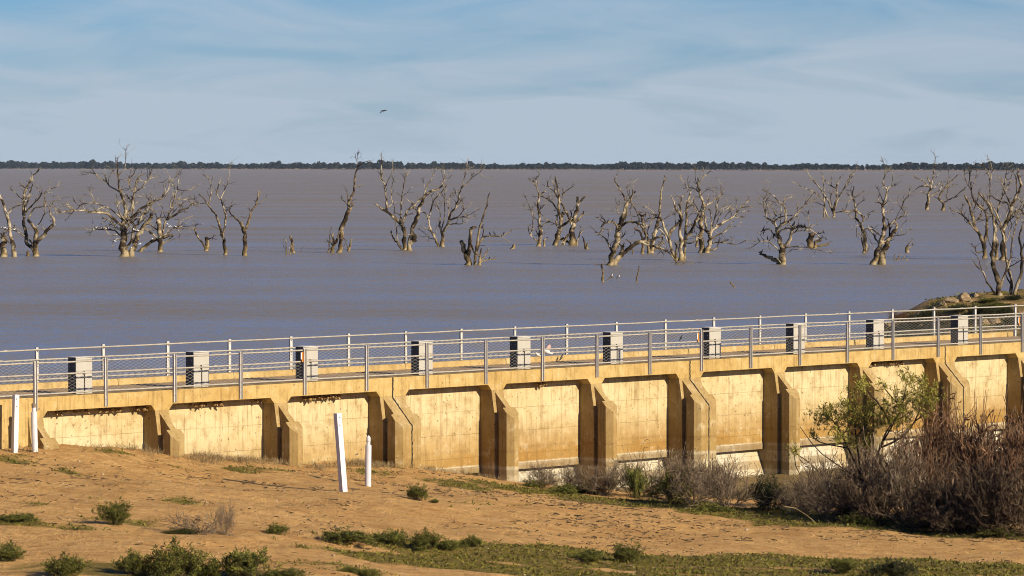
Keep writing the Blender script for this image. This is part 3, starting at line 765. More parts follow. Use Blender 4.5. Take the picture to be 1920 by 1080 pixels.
def bank_pt(px, py):
    d = ray(px, py); k = 150.0
    while k < 215:
        if HC + d.z * k < float(bank_z(np.array([d.x * k]), np.array([d.y * k]))[0]): break
        k += .15
    return Vector((d.x * k, d.y * k, HC + d.z * k))
rock_list = [(1783, 566, 12, 'dark squat rock at the left end of the bank crest'), (1806, 563, 16, 'broad flat-topped tan rock on the bank crest'), (1826, 557, 9, 'grey rock on the bank crest left of the bare tree'),
             (1728, 588, 7, 'yellowish rock at the water tip of the bank'), (1722, 591, 8, 'dark rock low at the water tip of the bank'), (1820, 566, 5, 'small cream stone below the grey crest rock'),
             (1803, 578, 6, 'pale stone just above the far rail on the bank'), (1886, 582, 9, 'white-faced rock above the far rail near the right edge'), (1862, 605, 13, 'large grey boulder seen through the railing at the right'),
             (1846, 607, 9, 'grey-white stone left of the large boulder behind the railing'), (1725, 613, 6, 'orange-tan stone behind the railing low on the bank'), (1795, 594, 7, 'brown rock behind the rightmost cabinet'),
             (1770, 572, 8, 'dark sloping rock on the left shoulder of the bank'), (1752, 580, 6, 'small dark rock half way up the bank shoulder'), (1664, 612, 8, 'pinkish stone at the waterline behind the railing')]
rk = random.Random(9)
for px, py, r, lab in rock_list:
    p = bank_pt(px, py); s = 1.25 * r / px_m(p.y)
    o = link(bpy.data.objects.new('rock', rk.choice(ROCKS))); o.location = p + Vector((0, 0, s * .05)); o.scale = (s * rk.uniform(.9, 1.25), s * rk.uniform(.8, 1.1), s * rk.uniform(.6, .85)); o.rotation_euler = (rk.uniform(-.3, .3), rk.uniform(-.3, .3), rk.uniform(0, 6))
    tag(o, lab, 'rock', 'rocks on the lake bank')

# ================================================================== DROWNED DEAD TREES
def wood(name, pale, mid, dark):
    m = NT(name, .85, .15); co = m.coord('Object'); a = m.noise(co, 1.3, 5, .6); b = m.noise(m.coord('Object', None, (6, 6, 1.0)), 3.0, 4, .6)
    g = m.n('ShaderNodeNewGeometry'); sp = m.n('ShaderNodeSeparateXYZ'); m.l(g.outputs['Position'], sp.inputs[0])
    c = m.ramp(a, [(0.44, dark), (0.51, mid), (0.60, pale)])
    c = m.mix(m.math('MULTIPLY', m.rng(b, .5, .72), .55), c, dark)
    c = m.mix(m.math('MULTIPLY', m.rng(sp.outputs['Z'], .8, .15), .5), c, (0.20, 0.145, 0.06))     # silt left on the foot
    m.color(c); m.bump(b, .7, .04); return m.m
M_wood = wood('dead_wood', (0.34, 0.285, 0.195), (0.13, 0.096, 0.056), (0.022, 0.015, 0.009))
M_wood2 = wood('dark_dead_wood', (0.21, 0.165, 0.10), (0.095, 0.066, 0.038), (0.02, 0.013, 0.008))
M_wood3 = wood('pale_dead_wood', (0.36, 0.305, 0.215), (0.19, 0.148, 0.092), (0.03, 0.02, 0.012))
ZONES = {'A': (0, 280, 4.0), 'B': (360, 280, 4.908), 'C': (660, 280, 4.697), 'D': (960, 300, 4.5), 'E': (1100, 300, 4.5), 'F': (1400, 280, 4.697), 'G': (1660, 280, 3.377)}
BR_PTS = []              # (px, py, depth) of everything perched on
def smooth_line(P, sub=3):
    out = []
    n = len(P)
    for i in range(n - 1):
        p0, p1, p2, p3 = P[max(i - 1, 0)], P[i], P[i + 1], P[min(i + 2, n - 1)]
        for k in range(sub):
            t = k / sub
            out.append(.5 * ((2 * p1) + (-p0 + p2) * t + (2 * p0 - 5 * p1 + 4 * p2 - p3) * t * t + (-p0 + 3 * p1 - 3 * p2 + p3) * t ** 3))
    out.append(P[-1]); return out
def dead_tree(zone, text, label, name='dead_tree', mat=None, seed=0, twigs=1.0, ground_fn=None, bank=False, group='drowned dead trees'):
    ox, oy, sc = ZONES[zone]; rk = random.Random(seed * 31 + 5); mat = mat or M_wood
    root = None; pts2 = []; tw = MB(); base_d = None
    for ln in text.strip().split('\n'):
        f = ln.split(); trunk = f[0] == 'T'
        if trunk: f = f[1:]
        w0, w1 = float(f[0]), float(f[1])
        P = [tuple(float(c) for c in q.split(',')) for q in f[2:]]
        P = [(ox + x / sc, oy + y / sc) for x, y in P]
        w0 /= sc; w1 /= sc
        if trunk:
            if bank: b = bank_pt(P[0][0], min(P[0][1], 553.5) if P[0][1] < 556 else P[0][1]); d0 = b.y
            else: d0 = at_z(P[0][0], P[0][1], 0.0).y
            if base_d is None:
                base_d = d0; bp = at_depth(P[0][0], P[0][1], d0)
                root = empty(name, bp if bank else Vector((bp.x, bp.y, 0))); tag(root, label, 'tree' if 'tree' in name else name.split('_')[-1], group)
            elif abs(d0 - base_d) > 14: d0 = base_d
        else:
            q = min(pts2, key=lambda q: (q[0] - P[0][0]) ** 2 + (q[1] - P[0][1]) ** 2); d0 = q[2]
            if math.hypot(q[0] - P[0][0], q[1] - P[0][1]) < 14: P[0] = (q[0], q[1])
        pxm = px_m(base_d)
        slope = rk.uniform(-.75, .75) if not trunk else rk.uniform(-.22, .22)
        bend = rk.uniform(-.35, .35); acc = 0.0; V = []
        for i, (x, y) in enumerate(P):
            if i:
                L = math.hypot(x - P[i - 1][0], y - P[i - 1][1]) / pxm; acc += L * (slope + bend * i / len(P))
            V.append(at_depth(x, y, d0 + acc))
        if len(V) > 1: S_ = smooth_line(V, 3)
        n_ = len(S_); rad = []
        kk = .5 / pxm
        for i, p in enumerate(S_):
            u = i / (n_ - 1); r_ = (w0 + (w1 - w0) * u ** .85) * kk * 1.14
            r_ *= 1 + rk.uniform(-.16, .16); rad.append(max(r_, .018))
            if 0 < i < n_ - 1: S_[i] = p + Vector((rk.uniform(-1, 1), rk.uniform(-1, 1), rk.uniform(-.6, .6))) * min(.11, .02 + rad[-1] * .4)
        if trunk:
            rad[0] *= 1.12
            S_.insert(0, S_[0] - (S_[1] - S_[0]).normalized() * .1 + Vector((0, 0, -1.3 if not bank else -.5))); rad.insert(0, rad[0] * 1.15)
        for i in range(len(S_)):
            d = S_[i]; pts2.append((960 + 0, 0, 0)) if False else None
        for i, p in enumerate(V): pts2.append((P[i][0], P[i][1], p.y)); BR_PTS.append((P[i][0], P[i][1], p.y))
        for i in range(len(P) - 1):
            for q in (.25, .5, .75):
                x = P[i][0] + (P[i + 1][0] - P[i][0]) * q; y = P[i][1] + (P[i + 1][1] - P[i][1]) * q; d = V[i].y + (V[i + 1].y - V[i].y) * q
                pts2.append((x, y, d)); BR_PTS.append((x, y, d))
        lim = MB().tube([p - root.location for p in S_], rad, 9 if w0 > 5 else 6, True, .17, rk)
        lim.build('trunk' if trunk else 'limb', mat, root, True)
        # broken side twigs
        if not trunk and twigs > 0:
            tot = sum((V[i + 1] - V[i]).length for i in range(len(V) - 1))
            def twig(p, d, L, r_, lvl):
                v = d; q = p; P_ = [p - root.location]; nodes = []
                for _k in range(3):
                    v = (v + Vector((rk.gauss(0, .28), rk.gauss(0, .28), rk.gauss(.06, .25)))).normalized(); q = q + v * L / 3; P_.append(q - root.location); nodes.append((q, v))
                tw.tube(P_, [r_, r_ * .85, r_ * .65, r_ * .4], 4)
                if lvl > 0:
                    for _k in range(rk.choice((1, 2, 2, 3))):
                        q, v = rk.choice(nodes); twig(q, (v * .6 + Vector((rk.gauss(0, .6), rk.gauss(0, .6), rk.gauss(.1, .5)))).normalized(), L * rk.uniform(.4, .75), r_ * .7, lvl - 1)
            for _ in range(int(tot * twigs * rk.uniform(.5, 1.1))):
                i = rk.randrange(max(1, n_ // 4), n_); d = (S_[i] - S_[max(0, i - 1)]).normalized()
                v = (d * .7 + Vector((rk.gauss(0, .6), rk.gauss(0, .6), rk.gauss(.3, .5)))).normalized()
                twig(S_[i], v, rk.uniform(.3, 1.15), min(rad[i] * .6, .034), 1 if rk.random() < .6 else 0)
            if w1 <= 6:
                d = (S_[-1] - S_[-2]).normalized()
                for _ in range(rk.choice((1, 2, 3))): twig(S_[-1], (d + Vector((rk.gauss(0, .35), rk.gauss(0, .35), rk.gauss(.05, .3)))).normalized(), rk.uniform(.2, .6), max(.02, rad[-1] * .8), 1)
    if tw.f:
        o = tw.build('twigs', mat, root); o['kind'] = 'stuff'
    return root
TREES = [
('A', '''T 45 30 25,805 20,740 35,690 25,650
T 28 12 105,775 90,700 75,640 65,560 50,490 25,410 0,340 -20,290
10 6 65,490 100,440 160,408
8 5 65,500 72,450
12 8 80,720 40,670 15,640
12 6 30,650 40,600 100,605 150,630 185,650
10 5 30,660 -10,620 -40,590
8 4 35,640 55,610 30,585 0,600''', 'half cut off bare tree with white birds at the left picture edge', M_wood3),
('A', '''T 42 18 268,802 265,740 272,690 275,640 255,580 210,530
T 24 18 205,802 212,765
28 8 260,762 215,720 195,670 185,600 180,540 172,460 178,400 180,330 200,280 230,240 245,200 275,175
8 4 172,380 140,350 80,295
12 7 190,470 205,400 225,330 235,290
12 5 205,490 240,420 300,360 315,315
9 4 215,500 260,440 330,425 335,330 370,305 420,280
6 3 330,425 385,425 400,390 425,380
10 5 275,590 310,530 335,480 340,420
26 14 288,700 330,640 380,580 405,560 395,520 378,495
5 3 185,630 150,610 110,575
5 3 385,425 420,450
14 8 195,660 240,700 235,715''', 'bare twin-stemmed drowned tree, second from the left edge', None),
('A', '''T 56 34 930,803 925,700 930,640 930,560 935,500
24 5 935,500 940,440 915,360 895,290 885,200 880,120 870,100
6 3 885,190 850,165 815,130
6 2 895,210 930,150 940,100 943,10
10 4 895,330 840,285 815,265 795,220 785,180 740,185
8 3 810,240 740,215 710,185 680,178 635,192
20 4 950,520 985,440 995,380 1010,310 1020,250 1045,210 1070,195
8 4 1000,320 970,270 975,220 1000,190 1018,150
12 4 1015,330 1060,290 1090,250 1120,215 1135,155
6 3 1110,225 1175,205
5 3 1090,235 1035,235
18 4 960,560 1010,500 1060,440 1110,420 1160,385 1210,365 1250,320 1270,270 1275,245 1340,190
4 3 1275,245 1235,245
22 4 920,580 860,530 820,490 750,475 680,470 620,458 540,460 470,470 420,475
4 2 470,470 390,430
5 2 560,460 525,495 500,525
4 2 540,460 515,425 490,430
12 4 920,550 860,470 810,440 730,410 650,405 600,420
4 2 740,410 700,370 680,320
7 4 720,450 750,440 800,430
16 6 925,610 860,575 820,530 775,515
12 4 920,670 860,610 800,605 725,600 680,620
6 3 880,650 830,640 800,610
8 4 915,690 880,670 850,690
T 36 22 985,768 1010,720 1040,640 1080,580 1115,530 1140,480
18 10 950,740 985,690 1000,600 1040,560 1060,500
14 8 940,600 1000,540 1060,500 1110,440
12 6 935,560 990,500 1000,420 960,360
10 5 1000,600 960,560 900,480 880,420
9 4 1010,560 960,500 960,420
8 4 1050,500 1120,380 1060,360
10 5 960,640 1000,620 1060,610
8 4 980,500 1040,470 1100,480 1130,440''', 'largest spreading drowned tree, full of white birds, left of centre', M_wood3),
('A', '''T 36 26 1200,768 1205,700 1200,640 1190,560 1185,520
16 4 1205,680 1230,600 1245,540 1270,480 1290,430 1310,360 1330,300 1340,225
9 4 1275,440 1275,400 1300,340 1310,280
6 3 1335,310 1390,310 1445,295
18 5 1245,530 1320,490 1360,450 1410,440 1440,410 1475,425
6 3 1300,380 1340,375 1400,380 1440,400
10 3 1205,650 1270,620 1310,580 1370,580 1460,570
6 3 1330,580 1370,530 1430,505
9 4 1195,620 1130,570 1100,545
12 7 1200,690 1150,640 1095,600
7 3 1310,590 1350,620 1345,650
T 28 15 1050,767 1090,730 1140,690 1200,670 1290,640
10 6 1205,710 1250,690 1285,660
7 3 1190,540 1160,470 1120,420
7 3 1190,540 1220,450 1215,430
6 3 1250,520 1330,440 1365,410''', 'pale branching drowned tree leaning against the right of the largest one', None),
('A', '''T 30 28 1545,762 1550,660
16 10 1535,745 1500,680 1465,615
12 6 1550,680 1585,665''', 'short forked stump left of the two slim bare trees', None),
('A', '''T 25 6 1690,792 1685,720 1670,660 1650,600 1630,510 1580,440 1545,390 1490,335
10 3 1560,410 1585,330 1580,270 1555,210
4 3 1585,280 1590,240
5 3 1550,400 1490,405 1460,380
15 5 1672,650 1690,560 1690,490 1670,420 1660,385 1630,350 1635,280 1650,240
8 3 1660,375 1690,290 1715,220 1725,135
5 3 1645,600 1605,580''', 'slim Y-shaped bare tree, left one of two standing side by side', None),
('A', '''T 30 19 1838,797 1840,700 1838,640 1820,580 1805,545
12 7 1815,570 1770,520 1735,490 1720,455
4 3 1725,470 1690,430
18 8 1843,630 1860,560 1875,490 1900,440 1925,410 1935,340''', 'slim forked bare tree, right one of two standing side by side', M_wood2),
('B', '''T 30 20 935,950 925,870 910,795
T 10 8 905,967 915,900 905,870
T 8 6 868,967 862,830
4 3 865,920 840,885
T 6 5 885,962 895,900
T 4 3 990,972 1015,895
T 5 4 950,965 952,950''', 'small cluster of broken stumps in open water right of the slim trees', None),
('B', '''T 38 34 1352,950 1375,850 1370,780 1400,660 1430,600 1455,540
26 10 1435,580 1440,500 1445,470 1480,410 1495,330 1505,230 1525,165
5 3 1525,165 1515,100 1505,75
4 3 1515,100 1525,55
8 3 1525,160 1560,130 1600,115 1630,105 1645,120
8 5 1497,360 1515,335 1535,332
8 5 1440,490 1430,430 1425,385
8 6 1430,520 1410,485 1385,465
22 16 1430,590 1468,530
16 12 1400,660 1370,740 1330,840
T 30 12 1290,950 1300,870 1295,770
9 7 1290,880 1272,840 1272,775
T 14 8 1225,998 1260,925 1330,860 1360,770
8 6 1258,922 1255,845
T 28 8 1440,938 1455,880 1470,820
6 4 1440,925 1420,870 1400,830
T 8 6 1345,1000 1375,950 1380,910 1420,870''', 'tall leaning dead tree with broken stumps round its foot', M_wood2),
('C', '''T 38 10 465,888 462,800 455,700 430,660 370,600 310,550 250,515 200,480
18 5 320,550 305,470 295,400 290,330 262,260 255,180 262,110 258,45
8 3 290,330 320,270 350,210 360,130
8 5 312,500 350,480 345,400 355,300 365,265
8 4 370,590 375,520 365,480
14 5 440,660 430,580 440,450 445,370 460,290 470,245
4 2 470,250 495,215
9 7 380,560 420,575 440,640
20 10 455,660 465,600 490,540 540,500 600,440 625,420
T 38 14 500,892 510,830 530,700 570,610 590,540 620,450 650,400 700,370 750,350 800,320
12 5 620,450 640,380 670,310 700,260 715,235
4 2 700,260 725,205
4 2 645,370 630,295
6 3 800,320 810,260 815,200
5 2 805,290 830,240 860,195
4 2 810,270 790,200
4 2 815,290 862,245
36 34 500,830 540,800 552,765 515,738
T 20 12 440,888 410,840 370,790 345,715
10 7 405,835 395,720 380,640
7 3 490,590 560,550 580,520''', 'tall many-stemmed pale tree left of centre, topped by a thin spike', None),
('C', '''T 36 16 800,857 800,780 780,700 770,620
T 22 4 760,857 735,790 700,720 680,650 670,600 640,560 560,530 530,480 470,430
8 4 715,790 680,780 640,740 600,710
5 3 670,775 610,770
8 3 705,735 640,690 590,665
8 5 735,780 740,700
12 8 675,610 690,560 710,490 715,450 740,430 800,360 810,330
7 5 715,450 700,410
8 4 775,640 775,560 760,510 740,470
10 4 790,720 815,600 815,480 815,400 825,340
22 3 800,740 830,680 870,560 910,520 930,460 945,390 970,330 990,250 1005,180 1008,110
10 4 965,350 1010,300 1045,260 1100,220 1140,185
4 2 1045,260 1055,225
4 2 990,250 985,180
4 2 1005,215 1040,165
16 4 840,660 890,610 950,600 1020,580 1095,542
8 6 905,600 960,570 985,520 980,480
10 3 835,690 890,655 970,655 1030,620 1065,600
8 4 845,630 850,560 855,440 880,400 905,385
14 8 875,570 930,490 960,465''', 'wide spreading pale tree right of the many-stemmed one', M_wood3),
('C', '''T 48 32 1025,1018 1015,930 980,870 965,810
34 26 1025,950 1030,840 1045,720 1070,680
20 16 1068,690 1095,685
T 26 6 1085,1018 1095,900 1105,820 1130,680 1160,570 1185,500 1200,420 1215,380
20 6 1100,900 1130,800 1170,770 1230,765 1310,760 1380,735 1412,705
6 3 1310,760 1360,800 1395,818
8 6 1145,785 1160,720 1150,680
14 12 1025,820 1070,890 1120,940
T 24 8 1120,1020 1125,930 1140,870
14 8 1130,1000 1170,930 1200,870
14 4 1130,1005 1180,975 1230,970 1290,968
5 3 1230,970 1262,940
5 3 1110,850 1190,845''', 'thick forked stump with a side limb of black birds at centre', M_wood2),
('C', '''T 28 20 1412,876 1425,835
6 4 1420,860 1460,840''', 'small broken stub just right of the black birds limb', None),
('D', '''T 30 8 225,728 238,620 235,550 230,450 222,400 225,310 240,290 285,262
10 6 225,305 205,220 200,170 230,120
4 2 205,230 165,180
5 4 218,400 190,370
12 9 238,570 290,530
7 3 232,430 270,380 330,285
12 5 222,695 160,640 137,570
10 3 170,640 175,540 175,470 150,400 115,315
4 2 180,460 150,425 105,385
6 4 180,460 230,520
4 3 180,460 215,435
8 5 222,660 212,610 200,600
T 20 6 270,728 275,670 305,655''', 'slender bare tree, left one of a pair at centre right', None),
('D', '''T 40 8 365,720 380,640 405,590 410,500 395,440 395,380 395,300 375,200 365,135
14 10 400,580 375,540 380,485
16 8 395,460 370,400 320,345 245,305
8 3 372,540 310,515 245,455
4 3 310,515 255,518
20 18 400,590 430,550 490,510
20 18 410,550 430,465
18 20 370,705 400,670 440,670 470,690
T 50 16 510,695 505,600 520,530 545,440 555,370 550,310
18 8 505,560 480,480 430,390 385,310 345,255 300,218
8 5 365,275 350,205
10 6 405,345 440,280 490,238
14 12 555,370 600,330
22 12 525,530 570,490 600,455
8 6 507,560 495,430
20 14 500,600 470,640 440,690
T 14 6 545,693 570,630 605,580
6 4 565,640 580,575''', 'stout bare tree with cut limbs, right one of a pair at centre right', None),
('D', '''T 18 6 620,753 605,680 597,645
T 20 12 635,753 640,700''', 'split stump right of the stout cut tree', None),
('D', '''T 18 12 768,1027 762,930 757,880''', 'short upright pole standing in the near water', None),
('D', '''T 14 8 1050,1032 1050,990 1072,940 1070,895''', 'crooked thin pole standing alone in the near water', None),
('D', '''T 8 5 800,1018 825,995 855,988
4 3 840,992 845,975''', 'low twig in the near water with two pied birds', None),
('E', '''T 52 34 200,888 220,780 245,700 262,620 280,560 300,490 318,450
34 30 300,490 318,450 345,370
22 10 340,390 350,345 370,320 395,280
12 4 335,390 310,300 270,225 240,190 238,155
4 3 360,320 340,250
4 3 368,315 360,230
8 6 375,335 420,440 450,520
8 5 300,470 260,440 265,390
20 8 270,585 240,535 190,525 150,535 130,580
4 3 155,530 140,500
5 3 240,540 200,585
20 16 270,580 310,545 370,520 430,535 470,570
5 3 320,530 330,490
6 4 380,520 365,415
18 10 250,700 290,650 310,640
16 6 220,775 180,710 150,650 110,630
6 4 175,700 185,640
T 45 10 235,885 290,800 340,760 400,710 450,690 540,680 600,650 640,640
30 24 290,800 300,770 305,730
18 8 450,695 520,720 600,735 660,760 710,800 770,880
7 4 195,880 160,880 100,885''', 'leaning drowned tree with a long arching limb reaching right to the water', None),
('E', '''T 26 10 470,792 470,700 465,640 440,600 400,570
20 16 472,690 500,640 480,560 465,480
10 6 475,530 520,495 560,490
7 4 415,580 400,630
T 10 5 390,792 370,700 330,670''', 'small dark broken tree behind the long arching limb', M_wood2),
('E', '''T 38 6 545,785 560,700 580,600 600,530 615,470 615,400 630,270 650,190 655,130
4 3 655,170 675,165
18 12 560,770 620,720 640,660
6 4 605,480 550,430 510,400
10 7 610,480 570,490 520,570 510,620
8 4 610,520 650,500 700,470 745,450
14 10 580,590 600,570 650,620 680,680
7 5 605,470 545,455 530,480
T 26 18 525,788 520,720 510,640''', 'tall straight-spiked bare tree in the middle of the dense group', M_wood3),
('E', '''T 28 14 760,845 720,760 690,650 650,560 620,480
T 36 6 790,850 795,700 790,600 795,470 760,420 735,350 712,300
14 6 795,480 790,400 800,320 830,285
5 3 800,330 745,310
T 28 10 820,845 830,700 840,560 840,430 855,330 880,265
30 14 835,680 890,580 930,490 950,440
26 22 700,650 740,570 780,530
6 5 740,560 745,470
22 14 760,830 760,730
8 6 840,630 920,650 960,665
12 8 830,710 880,700 920,680
7 3 840,440 880,390 900,320
7 3 880,265 850,235 800,160
5 3 868,250 850,180
8 4 795,500 850,400 880,380
7 4 840,500 900,440 920,420''', 'four-stemmed bare tree in the dense group, its foot in shade', None),
('E', '''T 46 10 965,782 965,680 965,560 965,480 985,400 965,320 945,230 940,150
6 3 948,250 920,170 920,90
8 4 942,200 960,180 985,140 1025,105
3 2 975,135 985,70
9 4 950,280 900,240 845,235
6 4 960,300 1015,250
12 4 985,400 1060,350 1130,290 1133,215
4 2 1080,330 1065,230
9 6 985,420 1040,420 1050,500
12 7 965,480 900,540 860,560
7 5 965,600 910,545
10 5 968,500 930,430 880,360
7 4 970,450 1010,390 1020,320
6 3 950,330 910,310 900,360''', 'tallest thick-trunked bare tree at the right of the dense group', None),
('E', '''T 38 12 1015,783 1040,690 1040,620 1010,590 1000,500 985,420
22 6 1042,650 1070,590 1130,540 1200,500 1250,470 1300,400 1365,345
6 3 1250,480 1330,490 1345,465
5 3 1260,465 1330,430
5 3 1270,445 1260,350
9 5 1085,580 1130,460 1200,400
10 4 1045,620 1060,560 1090,440 1110,340 1135,300
7 4 1070,500 1140,410 1190,395
16 6 1042,670 1110,630 1170,600 1220,530
5 3 1180,580 1290,548
12 6 1035,710 1070,700 1130,695 1180,680
10 4 1130,695 1200,705 1260,715 1330,685
14 8 1030,765 1090,750 1110,710
9 5 1040,620 1050,560 1050,500
6 3 1150,530 1180,460 1230,420
6 3 1200,500 1290,480''', 'low wide bare tree reaching right at the end of the dense group', M_wood3),
('E', '''T 18 14 930,733 935,670''', 'short stub behind the dense group of bare trees', None),
('E', '''T 12 9 1250,1077 1210,1025''', 'lone stick poking out of the near water', None),
('F', '''T 46 40 318,1014 320,930 315,860 290,800 270,740
20 5 275,745 290,680 330,640 345,560 320,490 280,460 240,410 160,370
8 4 325,490 340,440 390,425
7 5 300,660 300,580 305,510 320,470
22 6 272,745 260,680 220,630 170,590 155,500 150,440 170,410
10 4 250,680 235,630 200,590 185,490
6 4 215,625 260,570 210,500
12 6 235,640 290,600 370,580
14 10 262,760 240,750 200,700 140,715
18 5 300,670 380,630 430,580 480,520 540,470 575,455
8 4 480,520 540,450 575,400
16 12 272,740 330,700 400,690
28 8 318,865 380,800 395,740 410,700 470,680 540,690 580,720 640,770
9 5 400,740 460,720 520,710
6 4 545,695 545,620 540,570
4 3 543,640 500,560
5 3 440,680 455,660 450,500
14 4 305,910 240,850 190,810 115,815 65,850
T 40 16 290,1012 270,980 210,960 160,935 120,925
6 4 325,945 390,890 450,883
12 3 325,885 400,855 480,860 550,865 620,885 710,903''', 'round-crowned bare tree crowded with black birds at right', M_wood3),
('F', '''T 50 46 555,868 560,800 575,740
T 28 20 600,868 610,820 650,795
22 16 600,860 660,845 710,835
8 5 575,745 620,745 675,735''', 'thick cut stump right of the tree of black birds', M_wood2),
('F', '''T 24 8 765,597 770,530 790,440 795,350 790,290
16 6 772,545 790,470 830,390 870,320 920,220
8 3 830,390 900,290 955,190 965,155
10 4 793,350 730,310 680,260 655,200
6 4 798,340 820,250
16 5 765,560 720,460 670,380 620,310 555,240 535,195
5 3 745,320 750,230
T 16 4 720,598 700,570 685,500 680,420 680,320 665,230
6 4 685,500 640,480 615,470
10 3 682,460 600,380 520,345 400,285
8 4 760,560 740,430 765,360
T 10 8 680,558 680,500''', 'farther fan-shaped bare tree behind the tree of black birds', M_wood3),
('F', '''T 30 8 1035,913 1050,850 1045,770 1010,690 985,640 960,580 960,520 945,440 930,400 945,325
8 5 962,520 985,480 1020,455
5 3 940,415 980,410 1015,380
6 4 932,402 905,405
5 4 930,400 920,365
14 9 1010,690 1030,600 1050,590
14 8 1030,600 980,550 880,545 790,555
7 5 965,610 940,610 880,560
6 4 865,545 900,460 930,430
6 3 1000,660 940,685
4 3 970,680 965,740
16 12 1038,890 1015,790
T 8 5 1060,908 1090,840
8 8 1030,700 1090,700 1150,740 1180,760
5 4 1040,710 1080,790 1130,880''', 'crooked leaning bare tree left of the tall twisted one', None),
('F', '''T 50 30 1115,1014 1140,930 1170,860 1190,800 1200,740
30 5 1200,745 1210,680 1205,600 1195,530 1200,490 1230,430 1235,350 1205,320 1210,240 1235,190
10 6 1235,350 1270,325 1300,322
5 3 1280,322 1285,265
4 2 1212,230 1222,160 1200,110
14 10 1198,490 1160,465
8 3 1195,470 1180,400 1155,350
9 5 1203,545 1235,545
T 50 16 1195,914 1230,850 1260,780 1300,720 1325,680 1310,640
16 12 1250,790 1260,690 1250,650
16 4 1205,745 1240,680 1310,620 1380,580 1390,560 1370,510 1390,450 1420,420 1435,370
4 3 1300,625 1360,520
10 4 1265,780 1320,760 1400,745 1425,710
5 3 1350,752 1370,670 1400,635
16 12 1180,830 1150,810 1120,760 1090,715
14 8 1180,825 1240,795 1300,765''', 'tall twisted bare tree with two leaning trunks at right', None),
('F', '''T 34 26 1415,908 1415,850
14 8 1418,855 1440,815
12 8 1420,880 1455,850''', 'short ragged stump right of the tall twisted tree', None),
('F', '''T 16 5 1320,978 1360,920
T 10 6 1360,978 1398,935
T 12 8 1395,983 1418,965
T 6 4 1300,942 1308,920''', 'row of dark sticks leaning out of the water below the ragged stump', M_wood2),
('G', '''T 20 6 262,383 272,325 270,290 290,240 265,170
10 2 275,290 300,200 310,120 315,60 310,30
5 3 300,200 335,160
8 3 285,240 240,200 190,180
8 3 275,225 220,235 180,265
8 4 272,310 330,270 360,235
6 3 270,290 235,270
6 3 285,270 350,210''', 'distant pale bare tree, left one of two far out at right', M_wood3),
('G', '''T 18 4 362,387 368,340 345,320 345,290 390,230 430,190 460,160
8 3 366,345 400,320 440,300 500,250
6 2 390,320 390,300 395,220 400,140
6 4 350,320 330,310
5 3 385,245 440,225
5 3 415,312 455,300''', 'distant bare tree, right one of two far out at right', M_wood2),
('G', '''T 26 10 628,688 625,600 600,550 570,500 550,430 535,350 500,290
10 4 580,530 530,460 480,410 420,385
5 3 480,410 490,360
20 4 627,610 640,500 640,420 600,360 560,320 540,240 530,130
6 3 540,260 510,200 500,140
5 3 545,250 570,180 575,140
8 5 625,655 580,655 570,625
8 4 560,470 600,420 620,350
6 3 545,400 580,330 600,280''', 'dark-stemmed bare tree in the water at the far right, left of its group', M_wood2),
('G', '''T 20 6 700,697 705,600 690,480 680,420 640,340 590,270
12 3 692,500 710,400 740,300 760,200 765,110
9 3 684,430 660,300 660,180 625,110
5 3 662,210 680,130 660,75
6 3 735,310 780,230 800,150
6 3 700,440 640,400 560,350''', 'upright thin-branched bare tree in the middle of the right-hand group', None),
('G', '''T 34 10 742,702 750,600 745,500 790,420 800,350 840,270 860,220 835,150
8 4 835,285 830,200 840,150
10 5 795,400 770,340 730,330 680,300
12 5 748,520 720,440 690,380 650,330
14 10 795,420 850,380 870,400
6 4 798,430 845,435
7 4 838,290 878,360
7 3 800,360 760,280 740,220
8 3 760,480 830,400 880,330''', 'thick-trunked bare tree in the water at the right picture edge', None),
]
for i, (z, txt, lab, mt) in enumerate(TREES):
    nm = 'dead_tree' if 'tree' in lab else ('stump' if ('stump' in lab or 'stub' in lab) else 'drowned_stick')
    dead_tree(z, txt, lab, nm, mt, i, (4.0 if 'largest' in lab else 2.6 if 'dense group' in lab or 'crowded' in lab or 'right' in lab[-30:] else 1.7) if nm == 'dead_tree' else 0, group='drowned dead trees' if nm == 'dead_tree' else 'stumps and sticks in the lake')
dead_tree('G', '''T 34 5 725,925 720,850 690,760 675,660 690,580 690,470 670,380 640,330 590,280
T 14 4 705,925 680,890 640,840 620,780 580,740 548,685
6 3 632,810 600,720 590,690
T 20 8 790,925 795,820 770,720 755,600 740,520 700,450
T 20 10 815,925 850,810 870,720 860,640 850,560 870,480
12 6 735,880 760,780 790,690 800,600 830,450
6 4 785,745 860,700
8 5 795,850 765,800 770,730
7 3 690,560 720,480 760,440 790,340
6 3 680,640 650,560 640,500
6 3 860,650 890,560 900,480
6 3 755,600 790,520 800,470''', 'nearest bare multi-stemmed tree rooted on the rocky bank at right', 'dead_tree', M_wood, 77, 2.2, bank=True, group='bare trees at the lake edge')

# ------------------------------------------------------------------ birds
M_black = simple('black_feathers', (0.012, 0.011, 0.011), .6); M_wfeath = simple('white_feathers', (0.55, 0.54, 0.52), .7, .2, .05); M_pink = simple('pink_feathers', (0.55, 0.30, 0.26), .7)
M_pied = simple('grey_feathers', (0.06, 0.058, 0.055), .6)
def bird_parts(tall):
    body = MB()
    n_ = 7; pts, rad = [], []
    prof = [(-.30, -.16, .012), (-.2, -.10, .05), (-.08, .02, .085), (.03, .15, .09), (.08, .25, .06), (.10, .32, .035), (.115, .37, .042), (.15, .385, .028)] if tall else \
           [(-.30, -.02, .012), (-.2, .0, .045), (-.08, .04, .085), (.04, .09, .09), (.10, .15, .055), (.14, .19, .05), (.18, .20, .03)]
    body.tube([(x, 0, z) for x, z, r in prof], [r for x, z, r in prof], 7)
    e = prof[-1]
    beak = MB().tube([(e[0], 0, e[1]), (e[0] + .1, 0, e[1] - .005)], [.016, .004], 5)
    return body, beak
BIRD_ME = {}
